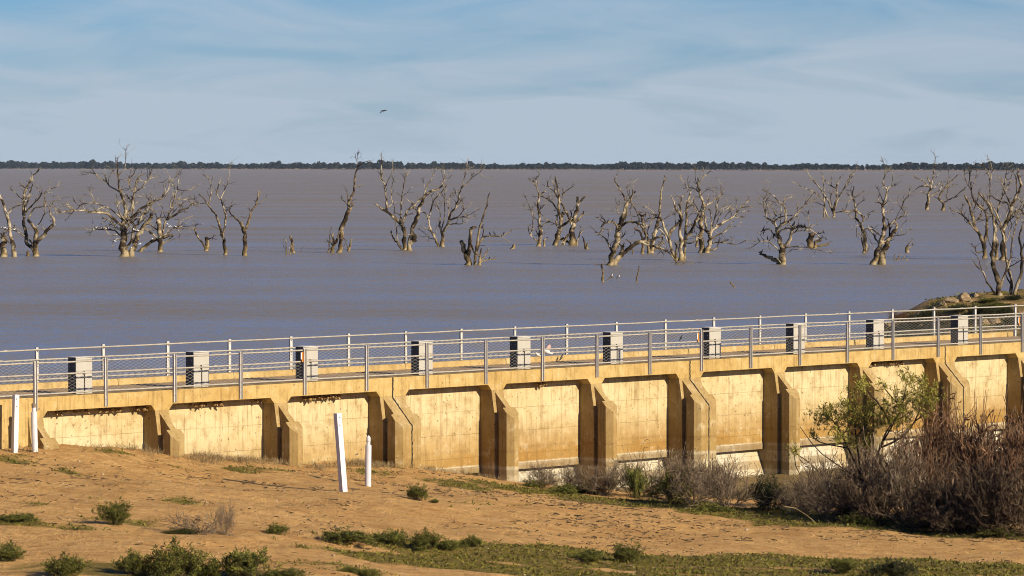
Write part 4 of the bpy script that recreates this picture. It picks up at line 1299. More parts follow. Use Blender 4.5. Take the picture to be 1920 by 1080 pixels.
for tall in (0, 1):
    for nm, mt in (('k', M_black), ('w', M_wfeath), ('p', M_pied)):
        b, k = bird_parts(tall); BIRD_ME[(nm, tall)] = (b.mesh('body', mt, True), k.mesh('beak', M_pied, True))
rb = random.Random(21)
def bird(zone, x, y, col, tall, size, label, group, at=None, ang=None):
    if at is None:
        ox, oy, sc = ZONES[zone]; px, py = ox + x / sc, oy + y / sc
        q = min(BR_PTS, key=lambda q: (q[0] - px) ** 2 + (q[1] - py) ** 2)
        at = at_depth(px, py, q[2] - .1)
    nm = {'k': 'black_bird', 'w': 'white_bird', 'p': 'pied_bird'}[col]
    o = empty(nm, at, rb.uniform(0, 6.28) if ang is None else ang); o.scale = (size * (.5 if col == 'w' and label[:5] == 'white' else .62),) * 3
    tag(o, label, 'bird', group)
    b, k = BIRD_ME[(col, tall)]
    link(bpy.data.objects.new('body', b), o); link(bpy.data.objects.new('beak', k), o)
    return o
for x, y in [(725, 588), (760, 592), (775, 592), (790, 593), (815, 592), (700, 604), (868, 680), (860, 690), (895, 600), (1000, 598), (1005, 605), (1015, 608), (1035, 612), (1050, 712), (1062, 710), (985, 738), (930, 600), (880, 640)]:
    bird('A', x, y, 'w', 0, 1.05, 'white bird perched in the largest spreading drowned tree', 'white birds in the largest tree')
for x, y in [(1185, 668), (1165, 672), (1195, 665), (1255, 562), (1272, 580), (1282, 582), (1315, 582), (1145, 672), (1200, 662)]:
    bird('A', x, y, 'w', 0, 1.0, 'white bird on the pale tree leaning by the largest one', 'white birds in the leaning pale tree')
for x, y in [(28, 590), (40, 590), (10, 588), (110, 603), (50, 600)]:
    bird('A', x, y, 'w', 0, 1.0, 'white bird on the cut off tree at the left edge', 'white birds at the left edge')
for x, y in [(405, 562), (190, 388)]:
    bird('A', x, y, 'w', 0, 1.0, 'white bird on the twin-stemmed tree second from left', 'white birds in the twin-stemmed tree')
for x, y in [(1215, 752), (1254, 748), (1337, 748), (1150, 685)]:
    bird('C', x, y, 'k', 1, .95, 'black bird on the side limb of the forked stump at centre', 'black birds on the side limb')
bird('C', 1210, 965, 'k', 1, .8, 'black bird low on the lowest limb of the forked stump', 'black birds on the side limb')
for x, y in [(1553, 990), (1588, 992)]:
    bird('B', x, y, 'k', 1, .8, 'black bird on the floating branch below the tall leaning tree', 'black birds on the floating branch')
for x, y in [(180, 520), (218, 522), (130, 560)]:
    bird('E', x, y, 'k', 1, .95, 'black bird on the left limb of the arching-limb tree', 'black birds on the left limb')
bird('E', 830, 850, 'k', 1, .9, 'black bird at the foot of the four-stemmed tree', None); bird('E', 515, 645, 'k', 1, 1.2, 'black bird on the small dark broken tree', None)
for x, y in [(105, 803), (185, 790), (150, 703), (250, 580), (243, 768), (545, 565), (410, 668), (418, 665), (450, 685), (465, 683), (478, 683), (490, 683), (505, 683), (515, 684), (445, 715), (520, 712), (235, 770)]:
    bird('F', x, y, 'k', 1, 1.05, 'black bird perched in the round-crowned tree at right', 'black birds in the round-crowned tree')
for x, y in [(628, 745), (678, 735), (668, 775), (695, 790), (600, 830), (660, 790)]:
    bird('F', x, y, 'k', 1, .95, 'black bird on the thick cut stump', 'black birds on the thick cut stump')
for x, y, l in [(838, 982, 'left one of two pied birds on the low twig'), (897, 990, 'right one of two pied birds beside the low twig')]:
    o = bird('D', x, y, 'p', 1, 1.0, l + ' in the near water', 'pied birds in the near water', ang=.5)
    MB().blob((.07, -.03, .16), (.06, .07, .14), 7, 5).build('white_breast', M_wfeath, o, True)
# a dark spread-winged bird on the low limb
p = at_depth(1400 + 130 / 4.697, 280 + 915 / 4.697, min(BR_PTS, key=lambda q: (q[0] - 1427) ** 2 + (q[1] - 476) ** 2)[2])
o = bird(None, 0, 0, 'k', 1, 1.2, 'black bird drying spread wings on the low limb at right', None, at=p, ang=.3)
for s in (-1, 1): MB().poly_y([(-.05, .12), (.05, .20), (.0, .22), (-.25, .16), (-.34, .02), (-.18, .05)], .02 * s, .05 * s).build('wing', M_black, o).rotation_euler = (0, 0, .7 * s)
# flying bird
p = at_depth(720.5, 207.5, 160)
fb = empty('flying_bird', p, .4); tag(fb, 'small dark bird flying high against the sky', 'bird')
MB().tube([(-.13, 0, -.005), (-.05, 0, 0), (.03, 0, .01), (.08, 0, .012), (.11, 0, .01)], [.008, .022, .026, .018, .004], 6).build('body', M_black, fb, True)
for s in (-1, 1):
    mb = MB(); mb.v = [(.05, .01 * s, .01), (-.02, .01 * s, .01), (-.10, .15 * s, -.06 - .03 * s), (-.13, .19 * s, -.09), (-.05, .10 * s, -.01), (.05, .01 * s, .018), (-.02, .01 * s, .018), (-.10, .15 * s, -.052 - .03 * s), (-.05, .10 * s, .0)]
    mb.f = [(0, 1, 2, 4), (2, 3, 4), (5, 8, 7, 6), (7, 8, 3), (0, 4, 8, 5), (1, 6, 7, 2)]
    mb.build('wing', M_black, fb)
MB().poly_x([(-.012, 0), (.012, 0), (.012, .004), (-.012, .004)], -.19, -.11).build('tail', M_black, fb)
# birds on the deck
t = t_at(1026, -4.1)
o = bird(None, 0, 0, 'w', 0, 1.15, 'pink and white bird flapping on the far kerb near mid deck', None, at=W(t, -4.12, DECK + .19), ang=PHI + 2.6)
MB().poly_y([(-.12, .05), (.08, .06), (.02, .22), (-.06, .36), (-.16, .42), (-.20, .30)], -.02, .0).build('wing', M_pink, o)
MB().poly_y([(-.10, .05), (.06, .06), (-.02, .16), (-.14, .22)], .03, .045).build('wing', M_wfeath, o)
bird(None, 0, 0, 'w', 0, 1.0, 'white bird crouched on the kerb left of the pink one', None, at=W(t_at(1008, -4.1), -4.1, DECK + .13), ang=PHI + 3)
bird(None, 0, 0, 'k', 1, .62, 'small dark bird standing on the deck right of the pink bird', None, at=W(t_at(1053, -3.8), -3.8, DECK + .02), ang=PHI)
bird(None, 0, 0, 'k', 1, .5, 'tiny dark bird on the middle rail left of the orange marker', None, at=W(t_at(1277, -.03), -.03, 2.18), ang=PHI)

# ================================================================== WHITE POSTS
def ch_post(px, py, h_px, lean, label, wd=.15, dp=.13):
    p = on_ground(px, py); s = px_m(p.y); h = h_px / s
    o = empty('marker_post', p - Vector((0, 0, .05))); tag(o, label, 'post', 'white steel posts on the sand')
    o.rotation_euler = (Matrix.Rotation(lean, 3, 'Y') @ Matrix.Rotation(PHI - R(8), 3, 'Z')).to_euler()
    MB().box(-wd / 2, wd / 2 - .045, 0, .012, -.3, h).build('front_plate', M_white, o)
    MB().box(-wd / 2, -wd / 2 + .012, .0125, dp, -.3, h).build('side_plate', M_white, o)
    MB().box(wd / 2 - .045, wd / 2 - .035, .0, .03, -.3, h - .004).box(wd / 2 - .0345, wd / 2, .018, .03, -.3, h - .004).build('edge_lip', M_white, o)
    for z in (h - .12, h - .32): MB().tube([(-.02, -.001, z), (-.02, -.006, z)], .018, 8).build('bolt_hole', M_rust, o)
ch_post(30, 850, 114, R(1.5), 'white steel channel post standing upright at the left edge')
ch_post(648, 922, 152, R(-4.3), 'tall white steel channel post leaning left on the sand', .17, .15)
def pipe_post(px, py, h_px, lean, label, cap):
    p = on_ground(px, py); s = px_m(p.y); h = h_px / s
    o = empty('pipe_post', p - Vector((0, 0, .05))); o.rotation_euler = (0, lean, 0); tag(o, label, 'post', 'white pipe posts on the sand')
    r = .083; z1 = h - .24
    MB().tube([(0, 0, -.3), (0, 0, z1 - .02), (0, 0, z1)], [r, r, r * .97], 14).build('sleeve_pipe', M_white, o, False)
    MB().tube([(0, 0, z1 - .01), (0, 0, h - .12)], r * .62, 12).build('inner_pipe', M_white, o)
    if cap: MB().tube([(0, 0, h - .12), (0, 0, h - .02), (0, 0, h)], [r * .7, r * .72, r * .4], 12).build('cap', M_rust, o)
    else:
        MB().tube([(0, 0, h - .119), (0, 0, h - .04), (0, 0, h - .02), (0, 0, h + .02)], [r * .66, r * .7, r * .55, r * .15], 12).build('cap', M_white, o)
        MB().tube([(0, 0, h - .14), (0, 0, h - .118)], r * .78, 12).build('collar', M_galv, o)
        q = MB().box(-.05, .04, -r - .004, -r + .01, z1 - .21, z1 - .175).build('bracket', M_rust, o); q.rotation_euler = (0, -.4, 0); q.location = (.08, 0, .02)
pipe_post(65.5, 846, 94, R(-1.3), 'white pipe post with a rusty cap, next to the upright channel post', True)
pipe_post(690, 912, 98, R(.6), 'white pipe post with a pointed cap, right of the leaning post', False)
# ================================================================== PLANTS
def leafmat(name, a, b, c, rough=.7):
    m = NT(name, rough, .2); co = m.coord('Object'); n = m.noise(co, 6, 3); m.color(m.ramp(n, [(.35, a), (.5, b), (.66, c)]))
    m.b.inputs['Transmission Weight'].default_value = 0
    return m.m
M_salt = leafmat('saltbush_leaf', (.035, .042, .008), (.09, .096, .016), (.175, .165, .028))
M_saltd = leafmat('dark_shrub_leaf', (.014, .018, .007), (.028, .033, .010), (.05, .055, .016))
M_saltb = leafmat('bright_shrub_leaf', (.08, .085, .012), (.16, .155, .02), (.23, .205, .03))
M_wattle = leafmat('wattle_leaf', (.10, .10, .016), (.21, .19, .03), (.34, .29, .06))
M_twg = leafmat('grey_twig', (.095, .066, .042), (.165, .12, .08), (.25, .19, .13), .9)
M_twb = leafmat('brown_twig', (.05, .027, .015), (.12, .064, .036), (.22, .128, .072), .9)
M_twk = leafmat('dark_twig', (.022, .014, .009), (.06, .040, .025), (.13, .09, .058), .9)
M_dry = leafmat('dry_grass', (.14, .10, .05), (.21, .15, .075), (.29, .22, .12), .9)
M_cover = leafmat('ground_cover_leaf', (.05, .052, .008), (.11, .10, .014), (.19, .155, .028))
M_litter = leafmat('litter', (.05, .032, .018), (.12, .08, .045), (.26, .18, .10), .9)

def seg_arrays(segs):
    S = np.array(segs, dtype=float)           # x0 y0 z0 x1 y1 z1 r0 r1
    a0, a1 = S[:, :3], S[:, 3:6]; d = a1 - a0; d /= np.maximum(np.linalg.norm(d, axis=1, keepdims=True), 1e-9)
    ref = np.where(np.abs(d[:, 2:3]) > .9, np.array([[1., 0, 0]]), np.array([[0, 0, 1.]]))
    u = np.cross(d, ref); u /= np.maximum(np.linalg.norm(u, axis=1, keepdims=True), 1e-9); w = np.cross(d, u)
    V = np.zeros((len(S), 6, 3))
    for k in range(3):
        th = 2 * math.pi * k / 3; o = u * math.cos(th) + w * math.sin(th)
        V[:, k] = a0 + o * S[:, 6:7]; V[:, 3 + k] = a1 + o * S[:, 7:8]
    b = (np.arange(len(S)) * 6)[:, None, None]
    F = b + np.array([[0, 1, 4, 3], [1, 2, 5, 4], [2, 0, 3, 5]])[None]
    return V.reshape(-1, 3), F.reshape(-1, 4)
def leaf_arrays(P, D, L, Wd, g):
    """diamond leaves at P along D"""
    P = np.array(P); D = np.array(D); D /= np.maximum(np.linalg.norm(D, axis=1, keepdims=True), 1e-9)
    r = g.normal(size=D.shape); s = np.cross(D, r); s /= np.maximum(np.linalg.norm(s, axis=1, keepdims=True), 1e-9)
    k = g.uniform(.7, 1.3, size=(len(P), 1))
    V = np.stack([P, P + D * L * .5 * k + s * Wd * k, P + D * L * k, P + D * L * .5 * k - s * Wd * k], 1)
    F = (np.arange(len(P)) * 4)[:, None] + np.arange(4)[None]
    return V.reshape(-1, 3), F
def grow(seed, nst, L0, r0, tilt, kids, upb=.12, wob=.22, steps=4, base_r=.15, shrink=.6, kid_ang=(.4, 1.0), rmin=.004):
    """returns segments and shoot tips (pos, dir)"""
    rk = random.Random(seed); segs, tips = [], []
    def stem(p, d, L, r, lvl):
        st = L / steps; nodes = []
        for i in range(steps):
            d = (d + Vector((rk.gauss(0, wob), rk.gauss(0, wob), rk.gauss(upb, wob)))).normalized()
            q = p + d * st
            if q.z < .01: q.z = .01 + rk.random() * .02
            ra, rb_ = r * (1 - .7 * i / steps), r * (1 - .7 * (i + 1) / steps)
            segs.append((*p, *q, max(ra, rmin), max(rb_, rmin * .8))); nodes.append((q.copy(), d.copy(), rb_)); p = q
        if lvl >= len(kids): tips.append((p.copy(), d.copy())); return
        for _ in range(kids[lvl]):
            q, dd, rr = nodes[min(steps - 1, int(rk.triangular(0, steps, steps * .7)))]
            ax = Vector((rk.gauss(0, 1), rk.gauss(0, 1), rk.gauss(0, 1))).normalized(); ang = rk.uniform(*kid_ang)
            nd = (dd * math.cos(ang) + dd.cross(ax).normalized() * math.sin(ang)).normalized()
            stem(q, nd, L * shrink * rk.uniform(.7, 1.25), max(rr * .8, r * .35), lvl + 1)
    for _ in range(nst):
        th = rk.uniform(0, 6.283); tl = tilt * math.sqrt(rk.random()); b = base_r * rk.random()
        stem(Vector((math.cos(th) * b, math.sin(th) * b, 0)), Vector((math.cos(th) * math.sin(tl), math.sin(th) * math.sin(tl), math.cos(tl))), L0 * rk.uniform(.7, 1.2), r0 * rk.uniform(.7, 1.2), 0)
    return segs, tips
def normalise(V, others=()):
    lo, hi = np.percentile(V, 1, axis=0), np.percentile(V, 99, axis=0)
    s = np.array([1 / max(hi[0] - lo[0], 1e-6), 1 / max(hi[1] - lo[1], 1e-6), 1 / max(hi[2], 1e-6)])
    c = np.array([(hi[0] + lo[0]) / 2, (hi[1] + lo[1]) / 2, 0]); return c, s
# --- kinds of shrub, in real proportions (about 1 m), made once and shared
def twig_kind(seed, nst, kids, tilt, mat, r0=.012, L0=.62, **kw):
    segs, tips = grow(seed, nst, L0, r0, tilt, kids, **kw); V, F = seg_arrays(segs); c, s = normalise(V)
    V = V.copy(); V[:, 2] *= 1 + .16 * np.sin(V[:, 0] * 9 + seed) * np.cos(V[:, 1] * 7 + seed * 2)
    return np_mesh('branches', (V - c) * s, F, mat)
def leafy_kind(seed, mat, nst=26, kids=(5, 4), tilt=1.15, per=13, L=.055, Wd=.011, L0=.5, inner=.6):
    segs, tips = grow(seed, nst, L0, .009, tilt, kids, upb=.2); g = np.random.default_rng(seed)
    V, F = seg_arrays(segs); P, D = [], []
    for p, d in tips:
        for _ in range(per):
            P.append(np.array(p) - np.array(d) * g.uniform(0, .13) + g.normal(size=3) * .02); D.append(np.array(d) * .8 + g.normal(size=3) * .6 + np.array([0, 0, .25]))
    LV, LF = leaf_arrays(P, D, L, Wd, g); c, s = normalise(LV)
    bm = np_mesh('branches', (V - c) * s, F, M_twk); lm = np_mesh('leaves', (LV - c) * s, LF, mat)
    return bm, lm
SALT = [leafy_kind(s, M_salt) for s in (1, 2, 3)]
SALTD = [leafy_kind(s, M_saltd, per=15) for s in (4, 5)]
SALTB = [leafy_kind(s, M_saltb, per=13) for s in (6, 7)]
LOW = [leafy_kind(s, M_salt, nst=34, tilt=1.45, kids=(4, 3), L0=.4) for s in (8, 9)]
TWG = [twig_kind(s, 22, (7, 5), 1.0, M_twg, r0=.011, wob=.2, rmin=.0048) for s in (11, 12, 13)]
TWB = [twig_kind(s, 20, (6, 4, 2), .8, M_twb, r0=.012, wob=.17, upb=.16, rmin=.0058) for s in (14, 15, 16)]
TWK = [twig_kind(s, 22, (6, 4, 2), 1.1, M_twk, r0=.012, wob=.24, rmin=.006) for s in (17, 18)]
DEADT = [twig_kind(19, 16, (5, 3), 1.35, M_twg, rmin=.007, r0=.013, wob=.3, upb=.05)]
rp = random.Random(44)
def plant(kind, px, py, wpx, hpx, label, cat='shrub', name='shrub', group=None, depth=1.0, dy=0.0):
    p = on_ground(px, py)
    if dy: p = Vector((p.x * (p.y + dy) / p.y, p.y + dy, 0)); p.z = gz(p.x, p.y)
    s = px_m(p.y); o = empty(name, p - Vector((0, 0, .02)), rp.uniform(0, 6.28)); tag(o, label, cat, group)
    sc_ = (wpx / s, wpx / s * depth, hpx / s)
    me = rp.choice(kind); me = me if isinstance(me, tuple) else (me,)
    for m in me:
        c = link(bpy.data.objects.new(m.name.split('.')[0], m), o); c.scale = sc_
    return o
G1 = 'green shrubs on the sand'
for k, x, y, w, h, lab in [
    (SALT, 221, 984, 66, 44, 'round dark green shrub left of the dead twig heap'), (SALT, 18, 1053, 60, 38, 'green shrub cut by the left edge near the bottom'),
    (SALT, 122, 1082, 92, 44, 'rounded green shrub at the bottom left corner'), (SALT, 250, 1076, 70, 44, 'small green shrub left in the bottom row of three'),
    (SALT, 325, 1088, 125, 72, 'largest bushy green shrub along the bottom left edge'), (SALT, 455, 1086, 100, 56, 'green shrub right of the largest one at the bottom edge'),
    (LOW, 395, 1080, 60, 34, 'yellowish low shrub between the two largest bottom shrubs'),
    (LOW, 540, 1082, 90, 20, 'low creeping green plant at the bottom edge, left of centre'), (LOW, 695, 1082, 50, 20, 'tiny green plant at the bottom edge below the white posts'),
    (LOW, 660, 1020, 110, 30, 'low dark green mat shrub below the white posts'), (LOW, 735, 1022, 70, 30, 'low green mound in the mat of shrubs below the posts'),
    (SALT, 797, 1030, 62, 38, 'pointed green shrub at the right of the low mat'), (LOW, 845, 1030, 55, 22, 'low olive shrub right of the pointed one'), (LOW, 885, 1024, 40, 22, 'last small shrub at the right end of the mat'),
    (LOW, 1095, 1050, 66, 22, 'flat green plant low in the bottom middle'), (SALT, 1180, 1057, 62, 40, 'upright green shrub in the bottom middle'),
    (SALT, 785, 938, 44, 30, 'lone little green shrub right of the white posts'), (LOW, 815, 942, 18, 8, 'tiny green tuft beside the lone little shrub'),
    (LOW, 518, 1001, 46, 20, 'small sparse green shrub right of the dead twig heap'), (LOW, 32, 977, 70, 16, 'flat green plant at the left edge, half way down the sand'), (LOW, 55, 972, 28, 12, 'tiny green mound near the left edge'),
    (SALT, 1578, 1076, 60, 32, 'green shrub at the bottom, right of centre'), (SALTD, 1668, 1092, 95, 44, 'dark shrub cut by the bottom edge at right'),
    (LOW, 1612, 985, 60, 24, 'green herb under the thicket front'), (LOW, 1870, 1007, 70, 18, 'bright low green herb at the right below the thicket'),
    (SALTB, 1258, 944, 78, 62, 'bright yellow-green shrub before the weir'), (SALTB, 1285, 925, 34, 36, 'small bright shrub tip behind the yellow-green one'), (SALT, 1192, 934, 40, 58, 'upright dark green shrub left of the yellow-green one'),
    (SALTD, 1236, 908, 42, 40, 'dark shrub between the green ones before the weir'), (SALTD, 1440, 958, 62, 66, 'dark bushy shrub standing alone before the thicket'),
    (SALTD, 1640, 950, 90, 90, 'dark green shrub deep inside the thicket'), (LOW, 1050, 925, 60, 18, 'low green growth at the foot of the weir'), (LOW, 1110, 925, 60, 22, 'low green growth left of the upright dark shrub'), (LOW, 1330, 960, 70, 16, 'low dark growth under the grey bushes'),
    (LOW, 1000, 915, 50, 16, 'low green growth at the first pale pier foot'), (LOW, 345, 1000, 70, 10, 'green growth under the dead twig heap'), (LOW, 655, 1073, 46, 12, 'thin green patch near the bottom, left of centre')]:
    plant(k, x, y, w, h, lab, 'shrub', 'green_shrub', G1)
plant(DEADT, 368, 1002, 125, 44, 'heap of dead grey twigs lying on the sand', 'dead bush', 'dead_bush', 'dead bushes')
plant(TWG, 422, 1002, 42, 64, 'upright dead twigs at the right of the grey twig heap', 'dead bush', 'dead_bush', 'dead bushes', .8)
G2 = 'bare grey bushes before the weir'
for k, x, y, w, h, lab in [
    (TWG, 1012, 915, 70, 44, 'thin grey bush at the first pale pier foot'), (TWG, 1060, 920, 70, 48, 'thin grey bush left of the upright dark shrub'), (TWG, 1130, 928, 110, 62, 'grey twiggy bush around the second pale pier foot'),
    (TWG, 1210, 932, 120, 78, 'grey twiggy bush behind the upright dark shrub'), (TWG, 1300, 945, 130, 92, 'dense grey bush right of the yellow-green shrub'),
    (TWG, 1370, 955, 140, 92, 'broad grey bush left of the lone dark shrub'), (TWK, 1262, 905, 90, 60, 'dark bare bush behind the yellow-green shrub'), (TWG, 1345, 930, 100, 62, 'grey bush at the foot of the middle joint pier'),
    (TWG, 1500, 965, 120, 80, 'low grey bush right of the lone dark shrub'), (TWG, 1555, 975, 130, 110, 'grey tangled bush at the left of the thicket')]:
    plant(k, x, y, w, h, lab, 'bush', 'bare_bush', G2)
G3 = 'bare bushes of the thicket at right'
for k, x, y, w, h, lab, dy in [
    (TWG, 1585, 965, 170, 120, 'tall thin grey bush under the wattle leaves', 3), (TWK, 1640, 985, 170, 98, 'dark tangled bush low in the thicket', 0), (TWG, 1700, 985, 190, 150, 'grey tangled bush in the thicket middle', .5),
    (TWB, 1690, 975, 150, 140, 'reddish brown bush rising through the thicket', 4), (TWB, 1752, 985, 170, 175, 'brown bare bush left of the last joint pier', 4), (TWB, 1812, 990, 170, 196, 'tall brown bare bush under the last joint pier', 4.5),
    (TWB, 1872, 995, 170, 200, 'tall brown bare bush near the right edge', 4), (TWB, 1925, 998, 150, 208, 'tallest brown bare bush cut by the right edge', 4), (TWK, 1770, 995, 190, 112, 'dark bare bush low before the thicket', 0), (TWK, 1850, 1002, 190, 128, 'dark low bush at the lower right', 0),
    (TWK, 1930, 1008, 170, 168, 'dark low bush cut by the right edge', 0), (TWK, 1800, 1000, 190, 66, 'low tangled bush at the front of the thicket', -.8), (TWB, 1895, 1000, 150, 150, 'brown bush in front at the right edge', 1), (TWB, 1730, 985, 150, 140, 'brown bush in the thicket front', 1.2)]:
    plant(k, x, y, w, h, lab, 'bush', 'bare_bush', G3, .9, dy)

# --- leafy wattle with digitised stems and sprays of narrow leaves
wb = on_ground(1622, 968); wy = wb.y + 2.5
wroot = empty('wattle', at_depth(1622, 962, wy)); wroot.location.z = gz(wroot.location.x, wroot.location.y); tag(wroot, 'leafy olive wattle shrub standing out before the weir at right', 'shrub')
rw = random.Random(8)
stems = [(5, [(1622, 968), (1630, 900), (1650, 840), (1672, 800), (1690, 765), (1700, 720)]), (5, [(1624, 968), (1616, 900), (1590, 840), (1570, 800), (1548, 775)]), (4, [(1650, 840), (1690, 820), (1715, 790), (1730, 745), (1725, 712)]),
         (4, [(1672, 800), (1650, 760), (1632, 740), (1615, 715)]), (3, [(1690, 765), (1660, 730), (1657, 720)]), (4, [(1616, 900), (1605, 820), (1600, 780), (1585, 755)]), (3, [(1590, 840), (1540, 830), (1520, 815)]),
         (4, [(1624, 968), (1560, 910), (1520, 870), (1492, 850)]), (3, [(1715, 790), (1740, 770), (1750, 742)]), (3, [(1605, 820), (1630, 790), (1640, 765)]), (4, [(1640, 815), (1612, 802), (1580, 812)]), (3, [(1560, 910), (1500, 890), (1488, 840)]),
         (4, [(1650, 840), (1668, 800), (1710, 770)]), (3, [(1616, 900), (1540, 850), (1500, 800)])]
done = []
for wpx, L in stems:
    d0 = wy if L[0][1] > 960 or not done else min(done, key=lambda q: (q[0] - L[0][0]) ** 2 + (q[1] - L[0][1]) ** 2)[2]
    sl = rw.uniform(-.012, .012); pts = []
    for i, (x, y) in enumerate(L):
        d = d0 + sl * i * 25; pts.append(at_depth(x, y, d)); done.append((x, y, d))
    pts = smooth_line(pts, 3); k = .5 * wpx / px_m(wy)
    MB().tube([p - wroot.location for p in pts], [k * (1 - .75 * i / len(pts)) for i in range(len(pts))], 6).build('stem', M_twk, wroot, True)
g = np.random.default_rng(12); LP, LD, SG = [], [], []
clusters = [(1560, 792, 34, 24, 34), (1600, 778, 30, 26, 34), (1625, 800, 34, 26, 38), (1585, 762, 24, 14, 18), (1690, 762, 44, 30, 62), (1720, 742, 36, 28, 44), (1746, 746, 16, 26, 20), (1658, 785, 26, 22, 24), (1642, 766, 22, 16, 16), (1614, 728, 20, 18, 24),
            (1705, 716, 14, 14, 9), (1657, 722, 8, 12, 5), (1692, 708, 5, 10, 4), (1727, 716, 14, 14, 10), (1550, 765, 14, 12, 8), (1525, 817, 12, 10, 6), (1492, 850, 14, 9, 8), (1610, 830, 34, 16, 20), (1575, 820, 24, 14, 16), (1680, 795, 34, 16, 20), (1735, 775, 16, 16, 12), (1540, 780, 16, 12, 9)]
for cx, cy, rx, ry, n_ in clusters:
    dc = min(done, key=lambda q: (q[0] - cx) ** 2 + (q[1] - cy) ** 2)[2]
    for _ in range(int(n_ * 1.7)):
        x, y = cx + g.normal() * rx * .5, cy + g.normal() * ry * .5; d = dc + g.normal() * .35
        p = np.array(at_depth(x, y, d) - wroot.location); dr = np.array([g.normal() * .6, g.normal() * .6, .7 + g.normal() * .35]); dr /= np.linalg.norm(dr)
        Ls = g.uniform(.16, .34); SG.append((*(p - dr * Ls * .6), *(p + dr * Ls * .5), .005, .002))
        for q in range(13):
            u = g.uniform(-.35, .55); LP.append(p + dr * Ls * u); v = g.normal(size=3); v -= dr * v.dot(dr); v /= np.linalg.norm(v); LD.append(dr * .8 + v * .7)
V, F = seg_arrays(SG); o = link(bpy.data.objects.new('sprigs', np_mesh('sprigs', V, F, M_twk)), wroot); o['kind'] = 'stuff'
V, F = leaf_arrays(LP, LD, .12, .0105, g); o = link(bpy.data.objects.new('leaves', np_mesh('leaves', V, F, M_wattle)), wroot); o['kind'] = 'stuff'

# pale broken branches lying at the front of the thicket
for pts, wpx, lab in (([(1607, 948), (1610, 957), (1616, 966)], 5, 'short pale broken branch end at the thicket foot'), ([(1468, 950), (1490, 953), (1512, 966), (1527, 978)], 2.4, 'pale fallen branch at the left foot of the thicket'), ([(1512, 972), (1530, 940), (1552, 920), (1560, 890)], 3, 'thin pale branch leaning up in the thicket'), ([(1815, 905), (1840, 915), (1862, 935)], 2.5, 'thin pale branch across the dark thicket at right')):
    b = on_ground(pts[0][0], max(p_[1] for p_ in pts) + 2); d = b.y - .3
    V_ = smooth_line([at_depth(x, y, d + .1 * i) for i, (x, y) in enumerate(pts)], 3); k = .5 * wpx / px_m(d)
    o = MB().tube(V_, [k * (1 - .5 * i / len(V_)) for i in range(len(V_))], 6).build('fallen_branch', M_wood3, None, True); tag(o, lab, 'branch', 'pale fallen branches')

# ------------------------------------------------------------------ ground cover, dry grass, litter, stones
g = np.random.default_rng(5)
def scatter(n, t0, t1, w0, w1):
    t = g.uniform(t0, t1, n); w = g.uniform(w0, w1, n)
    return P0.x + DV.x * t + NV.x * w, P0.y + DV.y * t + NV.y * w
def blades(X, Y, Z, per, L, Wd, lean):
    n = len(X); P = np.repeat(np.stack([X, Y, Z], -1), per, 0); P[:, :2] += g.normal(size=(len(P), 2)) * .035
    D = np.stack([g.normal(size=len(P)) * lean, g.normal(size=len(P)) * lean, np.abs(g.normal(size=len(P)) * .4) + .35], -1)
    return leaf_arrays(P, D, L, Wd, g)
X, Y = scatter(150000, -14, 58, .2, 34); gm_ = green_mask(X, Y); ok = g.random(len(X)) < gm_ * .85
X, Y = X[ok], Y[ok]; Z = ground(X, Y)
V, F = blades(X, Y, Z - .01, 3, .085, .014, 1.0)
o = link(bpy.data.objects.new('ground_cover', np_mesh('ground_cover', V, F, M_cover))); tag(o, 'low green herbs and moss growing over the sand', 'ground cover', None, 'stuff')
# dry tufts along the foot of the wall and here and there
t = np.concatenate([g.normal(6.5, 1.6, 260), g.uniform(3, 14, 160), g.normal(12.5, .7, 160), g.uniform(-6, 3, 70), g.uniform(14, 27, 180)]); w = np.abs(g.normal(0, .5, len(t))) + .12
w += np.where(t % 4.65 < .9, .7, 0)
X = P0.x + DV.x * t + NV.x * w; Y = P0.y + DV.y * t + NV.y * w
X2, Y2 = scatter(9000, -14, 58, .5, 32); ok = vnoise(X2 * .6, Y2 * .6, 77) > .70; X = np.r_[X, X2[ok]]; Y = np.r_[Y, Y2[ok]]; hgt = np.r_[np.ones(len(t)) * 1, np.ones(ok.sum()) * .3]
Z = ground(X, Y); V, F = blades(X, Y, Z - .01, 7, .2, .005, .45); hh_ = np.repeat(np.repeat(hgt, 7), 4)
ZB = np.repeat(np.repeat(Z, 7), 4); V[:, 2] = ZB + (V[:, 2] - ZB) * hh_
o = link(bpy.data.objects.new('dry_grass', np_mesh('dry_grass', V, F, M_dry))); tag(o, 'dry grass tufts along the foot of the weir wall', 'grass', None, 'stuff')
# leaf and stick litter
X, Y = scatter(38000, -14, 58, .6, 34); m_ = vnoise(X * .45, Y * .45, 90) * .6 + vnoise(X * 1.7, Y * 1.7, 91) * .4
boost = np.zeros(len(X))
for cx, cy, rx, ry in ((1150, 975, 180, 30), (1350, 990, 160, 22), (1050, 950, 140, 18), (860, 920, 120, 16), (500, 900, 200, 20), (1700, 1005, 200, 10)):
    c = on_ground(cx, cy); e = on_ground(cx + rx, cy); f_ = on_ground(cx, cy - ry); boost = np.maximum(boost, np.exp(-((X - c.x) / (e.x - c.x)) ** 2 - ((Y - c.y) / max(1, f_.y - c.y)) ** 2))
ok = (m_ > .62 - boost * .16) & (g.random(len(X)) < .35 + .65 * boost); X, Y = X[ok], Y[ok]; Z = ground(X, Y) + .012
n_ = len(X); th = g.uniform(0, 3.14, n_); L = g.lognormal(-3.1, .6, n_)
S = np.stack([X - np.cos(th) * L, Y - np.sin(th) * L, Z + g.uniform(0, .015, n_), X + np.cos(th) * L, Y + np.sin(th) * L, Z + g.uniform(0, .03, n_), g.uniform(.005, .02, n_), g.uniform(.004, .012, n_)], -1)
